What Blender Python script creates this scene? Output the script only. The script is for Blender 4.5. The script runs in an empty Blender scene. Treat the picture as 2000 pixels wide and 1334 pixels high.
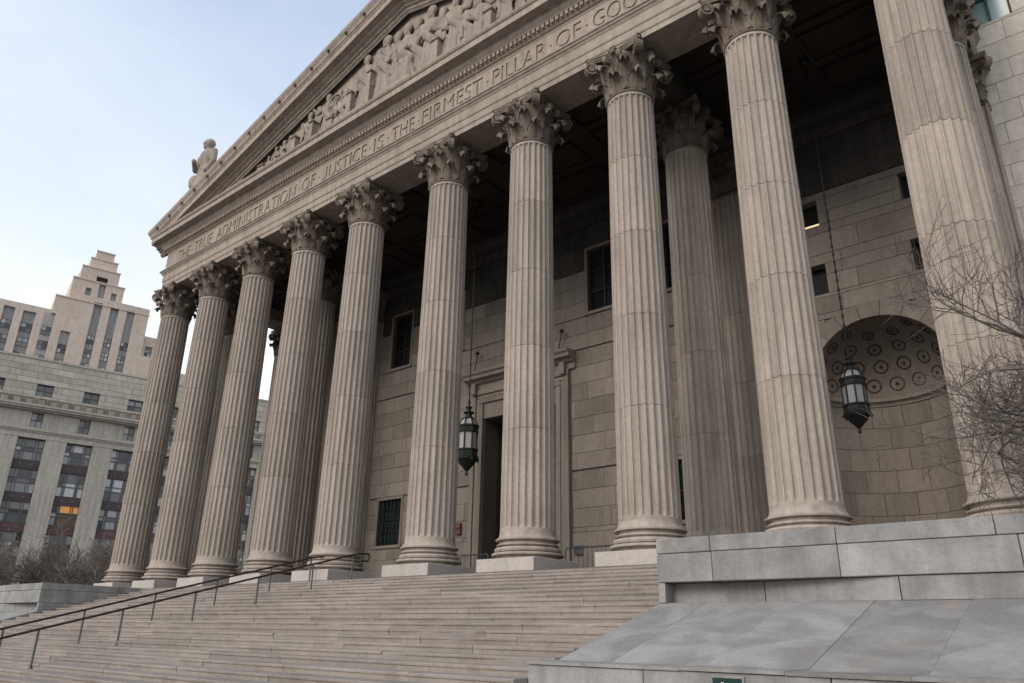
import bpy, bmesh, math, random
from mathutils import Vector, Matrix
rnd = random.Random(11)
PI = math.pi
S = bpy.context.scene
COL = S.collection
K = 1.4            # one layout unit is 1.4 m; every top-level object is scaled about the origin at the end

# ------------------------------------------------------------------ camera, sky, sun, exposure
CAM = Vector((31.032, -13.938, -1.293))
cam = bpy.data.cameras.new('camera'); camo = bpy.data.objects.new('camera', cam); COL.objects.link(camo)
yaw, pit, rol = 0.702260, 0.368811, 0.018385
fw = Vector((-math.sin(yaw)*math.cos(pit), math.cos(yaw)*math.cos(pit), math.sin(pit)))
rt = Vector((math.cos(yaw), math.sin(yaw), 0)); up = rt.cross(fw)
r2 = rt*math.cos(rol) + up*math.sin(rol); u2 = -rt*math.sin(rol) + up*math.cos(rol)
camo.matrix_world = Matrix(((r2.x, u2.x, -fw.x, CAM.x*K), (r2.y, u2.y, -fw.y, CAM.y*K), (r2.z, u2.z, -fw.z, CAM.z*K), (0, 0, 0, 1)))
cam.sensor_width = 36; cam.lens = 36*1485.55/2000; cam.clip_start = .1; cam.clip_end = 6000
S.camera = camo

SUN_AZ, SUN_EL = math.radians(186), math.radians(30)       # compass angle from +Y, clockwise
W = bpy.data.worlds.new('World'); S.world = W; W.use_nodes = True
nt = W.node_tree; nt.nodes.clear()
def wn(t, **k):
    n = nt.nodes.new(t)
    for a, b in k.items(): setattr(n, a, b)
    return n
out = wn('ShaderNodeOutputWorld'); bg = wn('ShaderNodeBackground'); sky = wn('ShaderNodeTexSky')
sky.sky_type = 'NISHITA'; sky.sun_disc = False; sky.sun_elevation = SUN_EL; sky.sun_rotation = SUN_AZ
sky.air_density = 1.2; sky.dust_density = 1.5
tc = wn('ShaderNodeTexCoord'); mp = wn('ShaderNodeMapping'); mp.inputs['Scale'].default_value = (1, 1, 2.2); mp.inputs['Location'].default_value = (8.76, 4.92, 3.48)
nz = wn('ShaderNodeTexNoise'); nz.inputs['Scale'].default_value = 1.6; nz.inputs['Detail'].default_value = 6; nz.inputs['Roughness'].default_value = .55
sep = wn('ShaderNodeSeparateXYZ')
mr = wn('ShaderNodeMapRange'); mr.inputs['From Min'].default_value = .10; mr.inputs['From Max'].default_value = .95
mr.inputs['To Min'].default_value = .95; mr.inputs['To Max'].default_value = .12
cr = wn('ShaderNodeMapRange'); cr.inputs['From Min'].default_value = .3; cr.inputs['From Max'].default_value = .75
cr.inputs['To Min'].default_value = -.15; cr.inputs['To Max'].default_value = .24
ad = wn('ShaderNodeMath', operation='ADD', use_clamp=True)
mx = wn('ShaderNodeMix', data_type='RGBA'); mx.inputs[7].default_value = (3.8, 3.8, 3.84, 1)
L = nt.links.new
L(tc.outputs['Generated'], mp.inputs[0]); L(mp.outputs[0], nz.inputs['Vector']); L(tc.outputs['Generated'], sep.inputs[0])
L(sep.outputs['Z'], mr.inputs['Value']); L(nz.outputs['Fac'], cr.inputs['Value'])
L(mr.outputs[0], ad.inputs[0]); L(cr.outputs[0], ad.inputs[1]); L(ad.outputs[0], mx.inputs[0])
L(sky.outputs[0], mx.inputs[6]); L(mx.outputs[2], bg.inputs[0]); bg.inputs[1].default_value = .15
L(bg.outputs[0], out.inputs[0])

sl = bpy.data.lights.new('sun', 'SUN'); sl.energy = .8; sl.angle = math.radians(28); sl.color = (1, .93, .84)
so = bpy.data.objects.new('sun', sl); COL.objects.link(so)
sd = Vector((math.sin(SUN_AZ)*math.cos(SUN_EL), math.cos(SUN_AZ)*math.cos(SUN_EL), math.sin(SUN_EL)))
so.rotation_euler = sd.to_track_quat('Z', 'Y').to_euler()
S.view_settings.view_transform = 'Standard'; S.view_settings.look = 'None'
S.view_settings.exposure = 1.0; S.view_settings.gamma = 1
S.render.engine = 'CYCLES'

# ------------------------------------------------------------------ materials
MATS = {}
def newmat(name):
    m = bpy.data.materials.new(name); m.use_nodes = True; MATS[name] = m
    return m, m.node_tree, m.node_tree.nodes['Principled BSDF']
def stone(name, c, c2, big=.5, fine=9., streak=.35, objvar=.12, bump=.25, rough=.85, stain=None, stain_amt=.5, rust=None, blotch=0):
    m, t, b = newmat(name); N = t.nodes.new; K_ = t.links.new
    co = N('ShaderNodeTexCoord'); oi = N('ShaderNodeObjectInfo')
    sc = N('ShaderNodeVectorMath'); sc.operation = 'SCALE'; sc.inputs[0].default_value = (31, 17, 23); K_(oi.outputs['Random'], sc.inputs['Scale'])
    ad = N('ShaderNodeVectorMath'); ad.operation = 'ADD'; K_(co.outputs['Object'], ad.inputs[0]); K_(sc.outputs[0], ad.inputs[1])
    n1 = N('ShaderNodeTexNoise'); n1.inputs['Scale'].default_value = big; n1.inputs['Detail'].default_value = 7; n1.inputs['Roughness'].default_value = .62; K_(ad.outputs[0], n1.inputs['Vector'])
    n2 = N('ShaderNodeTexNoise'); n2.inputs['Scale'].default_value = fine; n2.inputs['Detail'].default_value = 5; n2.inputs['Roughness'].default_value = .7; K_(ad.outputs[0], n2.inputs['Vector'])
    mp = N('ShaderNodeMapping'); mp.inputs['Scale'].default_value = (5, 5, .35); K_(ad.outputs[0], mp.inputs[0])
    n3 = N('ShaderNodeTexNoise'); n3.inputs['Scale'].default_value = 1; n3.inputs['Detail'].default_value = 4; K_(mp.outputs[0], n3.inputs['Vector'])
    r1 = N('ShaderNodeValToRGB'); r1.color_ramp.elements[0].position = .34; r1.color_ramp.elements[1].position = .68
    r1.color_ramp.elements[0].color = (*c2, 1); r1.color_ramp.elements[1].color = (*c, 1); K_(n1.outputs['Fac'], r1.inputs[0])
    def mapr(src, a, b_, lo=.3, hi=.7):
        q = N('ShaderNodeMapRange'); q.inputs['From Min'].default_value = lo; q.inputs['From Max'].default_value = hi
        q.inputs['To Min'].default_value = a; q.inputs['To Max'].default_value = b_; K_(src, q.inputs['Value']); return q.outputs[0]
    def mul(a, v):
        q = N('ShaderNodeVectorMath'); q.operation = 'SCALE'; K_(a, q.inputs[0]); K_(v, q.inputs['Scale']); return q.outputs[0]
    o = r1.outputs[0]
    o = mul(o, mapr(n2.outputs['Fac'], .86, 1.12))
    if streak: o = mul(o, mapr(n3.outputs['Fac'], 1-streak, 1+streak*.3, .25, .6))
    if objvar: o = mul(o, mapr(oi.outputs['Random'], 1-objvar, 1+objvar, 0, 1))
    if stain:
        n4 = N('ShaderNodeTexNoise'); n4.inputs['Scale'].default_value = 1.3; n4.inputs['Detail'].default_value = 8; n4.inputs['Roughness'].default_value = .7
        a2 = N('ShaderNodeVectorMath'); a2.operation = 'ADD'; a2.inputs[1].default_value = (7.7, 3.1, 9.2); K_(ad.outputs[0], a2.inputs[0]); K_(a2.outputs[0], n4.inputs['Vector'])
        mxx = N('ShaderNodeMix'); mxx.data_type = 'RGBA'; mxx.inputs[7].default_value = (*stain, 1)
        K_(mapr(n4.outputs['Fac'], 0, stain_amt, .52, .7), mxx.inputs[0]); K_(o, mxx.inputs[6]); o = mxx.outputs[2]
    if blotch:                                        # soft-edged water marks and pale patches
        w1 = N('ShaderNodeTexNoise'); w1.inputs['Scale'].default_value = 1.1; w1.inputs['Detail'].default_value = 3; w1.inputs['Distortion'].default_value = 1.4; K_(ad.outputs[0], w1.inputs['Vector'])
        o = mul(o, mapr(w1.outputs['Fac'], 1-blotch, 1+blotch*.8, .40, .60))
    if rust:
        n6 = N('ShaderNodeTexNoise'); n6.inputs['Scale'].default_value = 1.0; n6.inputs['Detail'].default_value = 5; n6.inputs['Distortion'].default_value = .8
        a3 = N('ShaderNodeVectorMath'); a3.operation = 'ADD'; a3.inputs[1].default_value = (2.3, 11.4, 5.7); K_(ad.outputs[0], a3.inputs[0]); K_(a3.outputs[0], n6.inputs['Vector'])
        mr_ = N('ShaderNodeMix'); mr_.data_type = 'RGBA'; mr_.inputs[7].default_value = (*rust, 1)
        K_(mapr(n6.outputs['Fac'], 0, .6, .66, .73), mr_.inputs[0]); K_(o, mr_.inputs[6]); o = mr_.outputs[2]
    K_(o, b.inputs['Base Color']); b.inputs['Roughness'].default_value = rough; b.inputs['Specular IOR Level'].default_value = .25
    n5 = N('ShaderNodeTexNoise'); n5.inputs['Scale'].default_value = fine*4; n5.inputs['Detail'].default_value = 4; K_(ad.outputs[0], n5.inputs['Vector'])
    am = N('ShaderNodeMath'); am.operation = 'ADD'; K_(n5.outputs['Fac'], am.inputs[0]); K_(n2.outputs['Fac'], am.inputs[1])
    bp = N('ShaderNodeBump'); bp.inputs['Strength'].default_value = bump; bp.inputs['Distance'].default_value = .02; K_(am.outputs[0], bp.inputs['Height']); K_(bp.outputs[0], b.inputs['Normal'])
    return m
def plain(name, c, rough=.6, metal=0., var=0., spec=.4, noise=0.):
    m, t, b = newmat(name); N = t.nodes.new; K_ = t.links.new
    b.inputs['Roughness'].default_value = rough; b.inputs['Metallic'].default_value = metal; b.inputs['Specular IOR Level'].default_value = spec
    n = N('ShaderNodeTexNoise'); n.inputs['Scale'].default_value = 6; n.inputs['Detail'].default_value = 5
    co = N('ShaderNodeTexCoord'); K_(co.outputs['Object'], n.inputs['Vector'])
    q = N('ShaderNodeMapRange'); q.inputs['To Min'].default_value = 1-noise-.15; q.inputs['To Max'].default_value = 1+noise+.15; K_(n.outputs['Fac'], q.inputs['Value'])
    s_ = N('ShaderNodeVectorMath'); s_.operation = 'SCALE'; s_.inputs[0].default_value = c; K_(q.outputs[0], s_.inputs['Scale'])
    K_(s_.outputs[0], b.inputs['Base Color'])
    return m
def panemat(name, stops, rough=.12):
    m, t, b = newmat(name); N = t.nodes.new; K_ = t.links.new
    oi = N('ShaderNodeObjectInfo'); r = N('ShaderNodeValToRGB'); r.color_ramp.interpolation = 'CONSTANT'
    els = r.color_ramp.elements
    els[0].position = 0; els[0].color = (*stops[0][1], 1); els[1].position = stops[1][0]; els[1].color = (*stops[1][1], 1)
    for p, c in stops[2:]:
        e = els.new(p); e.color = (*c, 1)
    K_(oi.outputs['Random'], r.inputs[0]); K_(r.outputs[0], b.inputs['Base Color']); b.inputs['Roughness'].default_value = rough
    b.inputs['Specular IOR Level'].default_value = .6
    return m

stone('facade', (0.367, 0.310, 0.257), (0.303, 0.251, 0.205), .45, 8, .22, .05, .25, stain=(.20, .155, .115), stain_amt=.45)
stone('shaft', (0.390, 0.336, 0.285), (0.331, 0.282, 0.237), .35, 10, .25, .06, .18, stain=(.24, .195, .15), stain_amt=.22)
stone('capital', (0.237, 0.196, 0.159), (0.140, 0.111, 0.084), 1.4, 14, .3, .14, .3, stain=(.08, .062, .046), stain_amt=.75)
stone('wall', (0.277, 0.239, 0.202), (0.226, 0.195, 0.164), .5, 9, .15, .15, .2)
stone('wallcore', (0.136, 0.119, 0.102), (0.102, 0.088, 0.075), .6, 9, .1, 0, .2)
stone('dark_stone', (.085, .075, .065), (.05, .044, .038), .4, 6, .3, .08, .2)  # darker stone tone for upper wall zone, cross beams, door reveal and rosettes
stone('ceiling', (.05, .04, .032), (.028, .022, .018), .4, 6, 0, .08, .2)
stone('step', (0.299, 0.260, 0.225), (0.224, 0.197, 0.170), .6, 16, .06, .12, .4, stain=(.14, .11, .085), stain_amt=.5)
stone('granite', (0.315, 0.307, 0.296), (0.233, 0.229, 0.221), .8, 22, .22, .10, .25, rough=.75, stain=(.17, .165, .14), stain_amt=.7, blotch=.12, rust=(.20, .15, .10))
stone('granite_top', (0.291, 0.278, 0.259), (0.221, 0.212, 0.198), .7, 22, 0, .08, .2, rough=.75, stain=(.24, .215, .18), stain_amt=.55, blotch=.16, rust=(.34, .245, .16))
stone('plinth', (0.451, 0.410, 0.370), (0.378, 0.343, 0.307), .6, 12, .08, .04, .2)
stone('lime', (0.47, 0.427, 0.355), (0.385, 0.35, 0.29), .12, 3, .2, .12, .1)
stone('lime_pier', (.42, .385, .325), (.355, .325, .275), .12, 3, .25, .05, .1)
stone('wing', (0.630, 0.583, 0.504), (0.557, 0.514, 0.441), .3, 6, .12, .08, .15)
stone('floor', (0.204, 0.183, 0.162), (0.153, 0.136, 0.119), .6, 12, 0, .1, .2)
stone('tower', (.60, .50, .41), (.53, .44, .36), .06, 1.5, .12, .06, .1)
stone('tower_grey', (.36, .35, .345), (.29, .285, .28), .08, 2, .3, .1, .1)
stone('pavement', (.15, .145, .14), (.10, .098, .095), .4, 12, 0, .1, .3)
stone('soil', (.10, .085, .06), (.06, .05, .04), 1.5, 12, 0, 0, .6)
stone('statue', (0.326, 0.277, 0.233), (0.255, 0.216, 0.180), .9, 10, .3, .05, .3)
stone('bark', (.15, .128, .11), (.09, .077, .066), 4, 20, 0, .1, .3)
stone('bark_far', (.22, .185, .16), (.15, .125, .105), 2, 10, 0, .2, .2)
plain('iron', (.022, .026, .024), .5, .3)
plain('bronze', (.02, .045, .035), .55, .4)
plain('rail', (.05, .03, .025), .45, .5)
plain('rail_post', (.10, .115, .11), .5, .4)
plain('dark', (.012, .012, .012), .5)
plain('doorwood', (.03, .024, .02), .5)
plain('redbox', (.17, .065, .045), .5)
plain('greybox', (.16, .18, .19), .5)
plain('signgreen', (.002, .030, .024), .35)
plain('signwhite', (.72, .62, .58), .5)
plain('spandrel', (.055, .04, .043), .6)
plain('spandrel_red', (.09, .045, .042), .6)
plain('frame', (.09, .085, .08), .5)
plain('tealframe', (.05, .09, .09), .5)
panemat('pane', [(0, (.03, .035, .04)), (.22, (.10, .11, .11)), (.42, (.30, .31, .31)), (.66, (.45, .46, .46)), (.86, (.18, .18, .17))])
panemat('pane_dark', [(0, (.010, .010, .011)), (.5, (.018, .019, .02))], .55)
MATS['pane_dark'].node_tree.nodes['Principled BSDF'].inputs['Specular IOR Level'].default_value = .15
plain('sash', (.03, .028, .026), .5)
panemat('pane_wing', [(0, (.30, .42, .42)), (.5, (.34, .46, .46))], .2)
m, t_, b_ = newmat('lantern_glass'); b_.inputs['Base Color'].default_value = (.36, .37, .36, 1); b_.inputs['Roughness'].default_value = .35
b_.inputs['Subsurface Weight'].default_value = 0
m, t_, b_ = newmat('amber_pane'); b_.inputs['Base Color'].default_value = (.5, .22, .06, 1); b_.inputs['Emission Color'].default_value = (1, .42, .08, 1); b_.inputs['Emission Strength'].default_value = .13
plain('amber_dim', (.13, .07, .035), .4)
m, t_, b_ = newmat('tube_lamp'); b_.inputs['Base Color'].default_value = (.9, .8, .5, 1); b_.inputs['Emission Color'].default_value = (1, .82, .4, 1); b_.inputs['Emission Strength'].default_value = .4

# ------------------------------------------------------------------ builders
class MB:
    def __init__(s): s.v = []; s.f = []; s.sm = []
    def face(s, pts, smooth=False):
        i = len(s.v); s.v += [tuple(p) for p in pts]; s.f.append(list(range(i, i+len(pts)))); s.sm.append(smooth)
    def grid(s, rows, closed=False, smooth=True):
        i = len(s.v); n = len(rows[0])
        for r in rows: s.v += [tuple(p) for p in r]
        for a in range(len(rows)-1):
            for b in range(n if closed else n-1):
                c = (b+1) % n
                s.f.append([i+a*n+b, i+a*n+c, i+(a+1)*n+c, i+(a+1)*n+b]); s.sm.append(smooth)
    def box(s, x0, x1, y0, y1, z0, z1, T=None, bev=0.):
        if bev:
            b = min(bev, (x1-x0)*.3, (y1-y0)*.3, (z1-z0)*.3)
            i = len(s.v); P = []
            for (z, e) in ((z0, b), (z0+b, 0), (z1-b, 0), (z1, b)):
                P += [(x0+e, y0+e, z), (x1-e, y0+e, z), (x1-e, y1-e, z), (x0+e, y1-e, z)]
            if T: P = [T(*p) for p in P]
            s.v += [tuple(p) for p in P]
            for a in range(3):
                for q in range(4):
                    w = (q+1) % 4; s.f.append([i+a*4+q, i+a*4+w, i+a*4+4+w, i+a*4+4+q]); s.sm.append(False)
            s.f.append([i+3, i+2, i+1, i]); s.f.append([i+12, i+13, i+14, i+15]); s.sm += [False]*2
            return
        P = [(x0, y0, z0), (x1, y0, z0), (x1, y1, z0), (x0, y1, z0), (x0, y0, z1), (x1, y0, z1), (x1, y1, z1), (x0, y1, z1)]
        if T: P = [T(*p) for p in P]
        i = len(s.v); s.v += [tuple(p) for p in P]
        for q in ((3, 2, 1, 0), (4, 5, 6, 7), (0, 1, 5, 4), (1, 2, 6, 5), (2, 3, 7, 6), (3, 0, 4, 7)):
            s.f.append([i+k for k in q]); s.sm.append(False)
    def prism(s, prof, x0, x1, cap=True):            # prof: list of (y,z), extruded along x
        n = len(prof); i = len(s.v)
        s.v += [(x0, y, z) for y, z in prof] + [(x1, y, z) for y, z in prof]
        for a in range(n):
            b = (a+1) % n; s.f.append([i+a, i+b, i+n+b, i+n+a]); s.sm.append(False)
        if cap:
            s.f.append([i+k for k in range(n-1, -1, -1)]); s.f.append([i+n+k for k in range(n)]); s.sm += [False, False]
    def lathe(s, prof, n=32, c=(0, 0), smooth=True, a0=0):
        rows = [[(c[0]+r*math.cos(2*PI*k/n+a0), c[1]+r*math.sin(2*PI*k/n+a0), z) for k in range(n)] for r, z in prof]
        s.grid(rows, True, smooth)
    def tube(s, pts, rad, n=5, cap=False):
        pts = [Vector(p) for p in pts]; rows = []
        for k, p in enumerate(pts):
            d = (pts[min(k+1, len(pts)-1)] - pts[max(k-1, 0)])
            if d.length < 1e-9: d = Vector((0, 0, 1))
            d.normalize(); a = d.cross(Vector((.31, .22, .93)) if abs(d.z) < .9 else Vector((1, 0, 0))); a.normalize(); b = d.cross(a)
            r = rad[k] if isinstance(rad, (list, tuple)) else rad
            rows.append([p + a*r*math.cos(2*PI*q/n) + b*r*math.sin(2*PI*q/n) for q in range(n)])
        s.grid(rows, True, True)
        if cap:
            s.face(rows[0][::-1]); s.face(rows[-1])
    def ball(s, c, r, n=10, m=7, sc=(1, 1, 1)):
        rows = []
        for a in range(m+1):
            t = PI*a/m
            rr = max(math.sin(t), .02)
            rows.append([(c[0]+r*sc[0]*rr*math.cos(2*PI*k/n), c[1]+r*sc[1]*rr*math.sin(2*PI*k/n), c[2]-r*sc[2]*math.cos(t)) for k in range(n)])
        s.grid(rows, True, True)
    def mesh(s, name, mat):
        me = bpy.data.meshes.new(name); me.from_pydata(s.v, [], s.f)
        me.polygons.foreach_set('use_smooth', s.sm)
        if mat: me.materials.append(MATS[mat])
        me.update(); return me
def link(name, me, parent=None, pinv=None):
    o = bpy.data.objects.new(name, me); COL.objects.link(o)
    if parent:
        o.parent = parent
        if pinv is not None: o.matrix_parent_inverse = pinv
    return o
def part(name, mb, mat, parent):                      # coordinates given in layout space, whatever the parent's place
    r = parent
    while r.parent: r = r.parent
    inv = Matrix.Translation(-Vector(r.location)) if parent is r else Matrix.Identity(4)
    return link(name, mb.mesh(name, mat), parent, inv)
def thing(name, label, cat, loc=(0, 0, 0), group=None):
    o = bpy.data.objects.new(name, None); COL.objects.link(o); o.location = loc; o.empty_display_size = .3
    o['label'] = label; o['category'] = cat; o['kind'] = 'thing'
    if group: o['group'] = group
    return o
def tag(o, label=None, cat=None, group=None, kind=None):
    if label: o['label'] = label
    if cat: o['category'] = cat
    if group: o['group'] = group
    if kind: o['kind'] = kind
    return o
def copy_tree(o, parent=None):
    c = o.copy(); COL.objects.link(c)
    if parent: c.parent = parent; c.matrix_parent_inverse = o.matrix_parent_inverse.copy()
    for ch in list(o.children): copy_tree(ch, c)
    return c
def cells(x0, x1, z0, z1, holes):                      # split a rectangle with rectangular holes into boxes
    zs = sorted({z0, z1, *[min(max(h[k], z0), z1) for h in holes for k in (2, 3)]}); o = []
    for a, b in zip(zs, zs[1:]):
        if b-a < 1e-6: continue
        m = (a+b)/2; hs = sorted([h for h in holes if h[2] < m < h[3]]); x = x0
        for h in hs:
            if h[0] > x: o.append((x, min(h[0], x1), a, b))
            x = max(x, h[1])
        if x < x1: o.append((x, x1, a, b))
    return o
def courses(x0, x1, z0, z1, ch, ln, holes, gap, rr):   # ashlar stones of a running bond, cut at the holes
    res = []; n = max(1, round((z1-z0)/ch)); h = (z1-z0)/n
    for i in range(n):
        a, b = z0+i*h, z0+(i+1)*h; x = x0 - (ln*.5 if i % 2 else 0)
        while x < x1:
            w = ln*rr.uniform(.86, 1.14); xa, xb = max(x, x0), min(x+w, x1); x += w
            if x1-x < ln*.35: xb = x1; x = x1
            if xb-xa < .08: continue
            for c in cells(xa, xb, a, b, holes):
                if c[1]-c[0] > .06 and c[3]-c[2] > .06: res.append((c[0]+gap, c[1]-gap, c[2]+gap, c[3]-gap))
    return res

XC = [0, 3.2, 6.4, 9.6, 12.8, 16.621, 19.821, 23.021, 26.221, 29.421]
MID = 14.71; XR = 25.55; XL = 2*MID - XR; YW = 5.85; YF = -4.27
GZ = -2.55
# ------------------------------------------------------------------ ground
mb = MB(); mb.face([(-2500, -2500, GZ), (2500, -2500, GZ), (2500, 2500, GZ), (-2500, 2500, GZ)])
tag(link('ground', mb.mesh('ground', 'pavement')), kind='structure')
mb = MB(); mb.box(-2.6, 34.5, -.85, YW+.5, GZ, 0)
fl = tag(link('portico_floor', mb.mesh('portico_floor', 'floor')), kind='structure')

# ------------------------------------------------------------------ stairs
st = thing('entrance_stairs', 'broad flight of worn pinkish stone steps rising to the row of columns', 'stairs', (MID, -9, GZ))
NS = 26; H_, T_ = .0975, .36
rs = random.Random(5)
for k in range(NS):
    zt = -.055 - k*H_; yf = -.85 - k*T_ - T_; zb = max(GZ-.02, zt-.3)
    x = XL+.004; first = True
    while x < XR-.01:
        w = rs.uniform(1.7, 2.7)
        if first and k % 2: w *= .5
        first = False
        xe = min(x+w, XR-.004)
        if XR-xe < .7: xe = XR-.004
        dy, dz = rs.uniform(-.006, .006), rs.uniform(-.003, .003)
        y0, z0 = yf+dy, zt+dz; yb = yf+T_+.14
        mb = MB(); n_ = 6; rows = []
        for q in range(n_):
            xx = x+.004 + (xe-x-.008)*q/(n_-1); a_, b_ = rs.gauss(0, .0022), rs.gauss(0, .0015)
            if rs.random() < .04: a_ += .016; b_ -= .007           # chipped nosing
            rows.append([(xx, y0+.011, zb), (xx, y0+.011, z0-.048), (xx, y0+.006+a_*.5, z0-.042), (xx, y0+a_, z0-.034), (xx, y0+a_, z0-.012+b_), (xx, y0+.014+a_, z0+b_), (xx, yb, z0+.004), (xx, yb, zb)])
        mb.grid([[p for p in col] for col in rows], True, False); mb.face(rows[0]); mb.face(rows[-1][::-1])
        part('step', mb, 'step', st); x = xe

# ------------------------------------------------------------------ cheek blocks either side of the stairs
def cheek(sgn, label):
    def X(v): return v if sgn > 0 else 2*MID - v
    root = thing('stair_side_block', label, 'stone block', (X(28.5), -5, GZ), 'stone blocks flanking the stairs')
    rr = random.Random(3 if sgn > 0 else 4)
    xe = 31.4
    def put(name, xa, xb, ya, yb, za, zb, mat, bev=.008):
        a, b = sorted((X(xa), X(xb))); mb = MB(); mb.box(a, b, ya, yb, za, zb, bev=bev); return part(name, mb, mat, root)
    def run(name, joints, ya, yb, za, zb, mat, g=.006):
        js = [XR] + joints + [xe]
        for a, b in zip(js, js[1:]): put(name, a+g, b-g, ya+rr.uniform(-.004, .004), yb, za+g*.6, zb-g*.6, mat)
    run('coping_stone', [26.36, 28.0, 29.66], YF, -.86, -.205, 0, 'granite')
    run('granite_course', [26.37, 28.0, 29.85], YF+.005, -.86, -.585, -.205, 'granite')
    for a, b, ra, rb in ((XR, 26.96, .26, .24), (26.96, 28.62, .24, .03), (28.62, 30.4, .03, .03), (30.4, xe, .03, .03)):
        mb = MB(); P = [(X(a+.006), YF+ra), (X(b-.006), YF+rb), (X(b-.006), -.86), (X(a+.006), -.86)]
        if sgn < 0: P = P[::-1]
        mb.grid([[(x, y, z) for x, y in P] for z in (-.845, -.59)], True, False); mb.face([(x, y, -.59) for x, y in P]); part('granite_course', mb, 'granite', root)
    put('granite_course', XR, XR+.10, YF+.02, YF+.3, -.845, -.59, 'granite')
    js = [XR, 26.25, 27.34, 28.33, 29.31, 30.3, xe]
    for a, b in zip(js, js[1:]):
        dz = rr.uniform(-.004, .004)
        mb = MB(); p = [(YF+.30, -.845+dz), (YF+.06, -.843+dz), (-6.56, -1.535+dz), (-7.12, -1.537+dz), (-7.12, -1.568+dz), (YF+.30, -1.568)]
        x0, x1 = sorted((X(a+.002), X(b-.002))); mb.prism(p, x0, x1); part('sloped_slab', mb, 'granite_top', root)
    run('granite_course', [26.95, 28.70, 30.4], -7.10, YF+.1, -2.05, -1.565, 'granite', .006)
    run('granite_course', [26.2, 27.9, 29.6], -7.095, YF+.1, GZ, -2.05, 'granite', .008)
    mb = MB(); a, b = sorted((X(XR+.03), X(xe-.03))); mb.box(a, b, YF+.34, -.88, GZ, -.02); mb.box(a, b, YF+.03, YF+.34, -.56, -.02); mb.box(a, b, -7.05, YF+.34, GZ, -1.60)
    part('core', mb, 'wallcore', root)
    return root
cheek(1, 'grey granite block with sloped slab top at the right of the stairs')
cheek(-1, 'far grey granite block at the left end of the stairs')

# ------------------------------------------------------------------ handrails
def handrail(x, label):
    root = thing('handrail', label, 'handrail', (x, -8.9, GZ), 'handrails down the middle of the stairs')
    ys = [-9.5, -8.06, -6.6, -5.13, -3.66, -2.2, -1.0]
    zs = lambda y: -.055 + .2708*(y+.85)
    mb = MB(); pts = [(x, -9.9, zs(-9.9)+.30), (x, -9.95, zs(-9.9)+.42), (x, -9.85, zs(-9.85)+.58), (x, -9.5, zs(-9.5)+.67)]
    pts += [(x, y, zs(y)+.675) for y in (-8, -6, -4, -2, -1.0)] + [(x, -.75, .63), (x, -.5, .64), (x, -.45, .58), (x, -.5, .46), (x, -.75, .44)]
    mb.tube(pts, .024, 8, True); part('top_rail', mb, 'rail', root)
    for y in ys:
        mb = MB(); mb.tube([(x, y, zs(y)-.06), (x, y, zs(y)+.655)], .021, 7); p = part('post', mb, 'rail_post', root)
        mb = MB(); mb.lathe([(.001, zs(y)+.03), (.045, zs(y)+.03), (.05, zs(y)-.05)], 10, (x, y)); part('base_flange', mb, 'rail_post', p)
    return root
handrail(14.85, 'nearer of the two dark metal handrails on the stairs')
handrail(13.08, 'farther of the two dark metal handrails on the stairs')

# ------------------------------------------------------------------ columns
NF = 24
def Rz(z): 
    t = (z-.89)/(11.25-.89); return .642 - .067*max(0, t)**1.35
ts = [0, .17, .215, .36, .585, .81, .955]
def ring(z, r, depth):
    o = []
    for k in range(NF):
        for t in ts:
            d = 0
            if t > .18: d = math.sqrt(max(0, 1-((t-.585)/.415)**2))*depth
            a = 2*PI*(k+t)/NF; o.append(((r-d)*math.cos(a), (r-d)*math.sin(a), z))
    return o
ZJ = [.89, 3.25, 5.33, 7.40, 9.42, 11.27]
FD = .062
def fdepth(z):
    lo, hi = .96, 11.20; rr = .09
    if z <= lo or z >= hi: return 0.
    d = min(z-lo, hi-z)
    return FD if d >= rr else FD*math.sqrt(max(0, 1-((rr-d)/rr)**2))
def drum_mesh(i):
    a, b = ZJ[i], ZJ[i+1]; rows = []
    zs = [a, a+.010] + [a+.01+(b-a-.02)*k/4 for k in (1, 2, 3)] + [b-.010, b]
    if i == 0: zs = [.89, .958, .972, .99, 1.012, 1.04, 1.3, 2.0, 2.7, b-.01, b]
    if i == 4: zs = [a, a+.01, 10.0, 10.6, 11.12, 11.148, 11.17, 11.188, 11.202, 11.27]
    for z in zs:
        e = .02 if (z == a and i) or (z == b and i < 4) else 0
        rows.append(ring(z, Rz(z)-e, fdepth(z)*(1 if not e else .9)))
    mb = MB(); mb.grid(rows, True, False)
    me = mb.mesh('drum', 'shaft'); return me
DR = [drum_mesh(i) for i in range(5)]
mb = MB(); mb.box(-.82, .82, -.82, .82, 0, .29, bev=.012); ME_pl = mb.mesh('plinth', 'plinth')
mb = MB(); mb.lathe([(.70, .291), (.715, .36), (.79, .368), (.825, .372), (.83, .40), (.81, .425), (.735, .43), (.70, .437), (.70, .45), (.745, .455), (.762, .50), (.745, .54), (.665, .545), (.66, .572), (.70, .578), (.722, .60), (.705, .622), (.65, .628), (.645, .69), (.70, .70), (.735, .703), (.738, .735), (.70, .755), (.668, .79), (.65, .84), (.642, .89)], 88, smooth=False); ME_base = mb.mesh('base', 'shaft')
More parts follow.
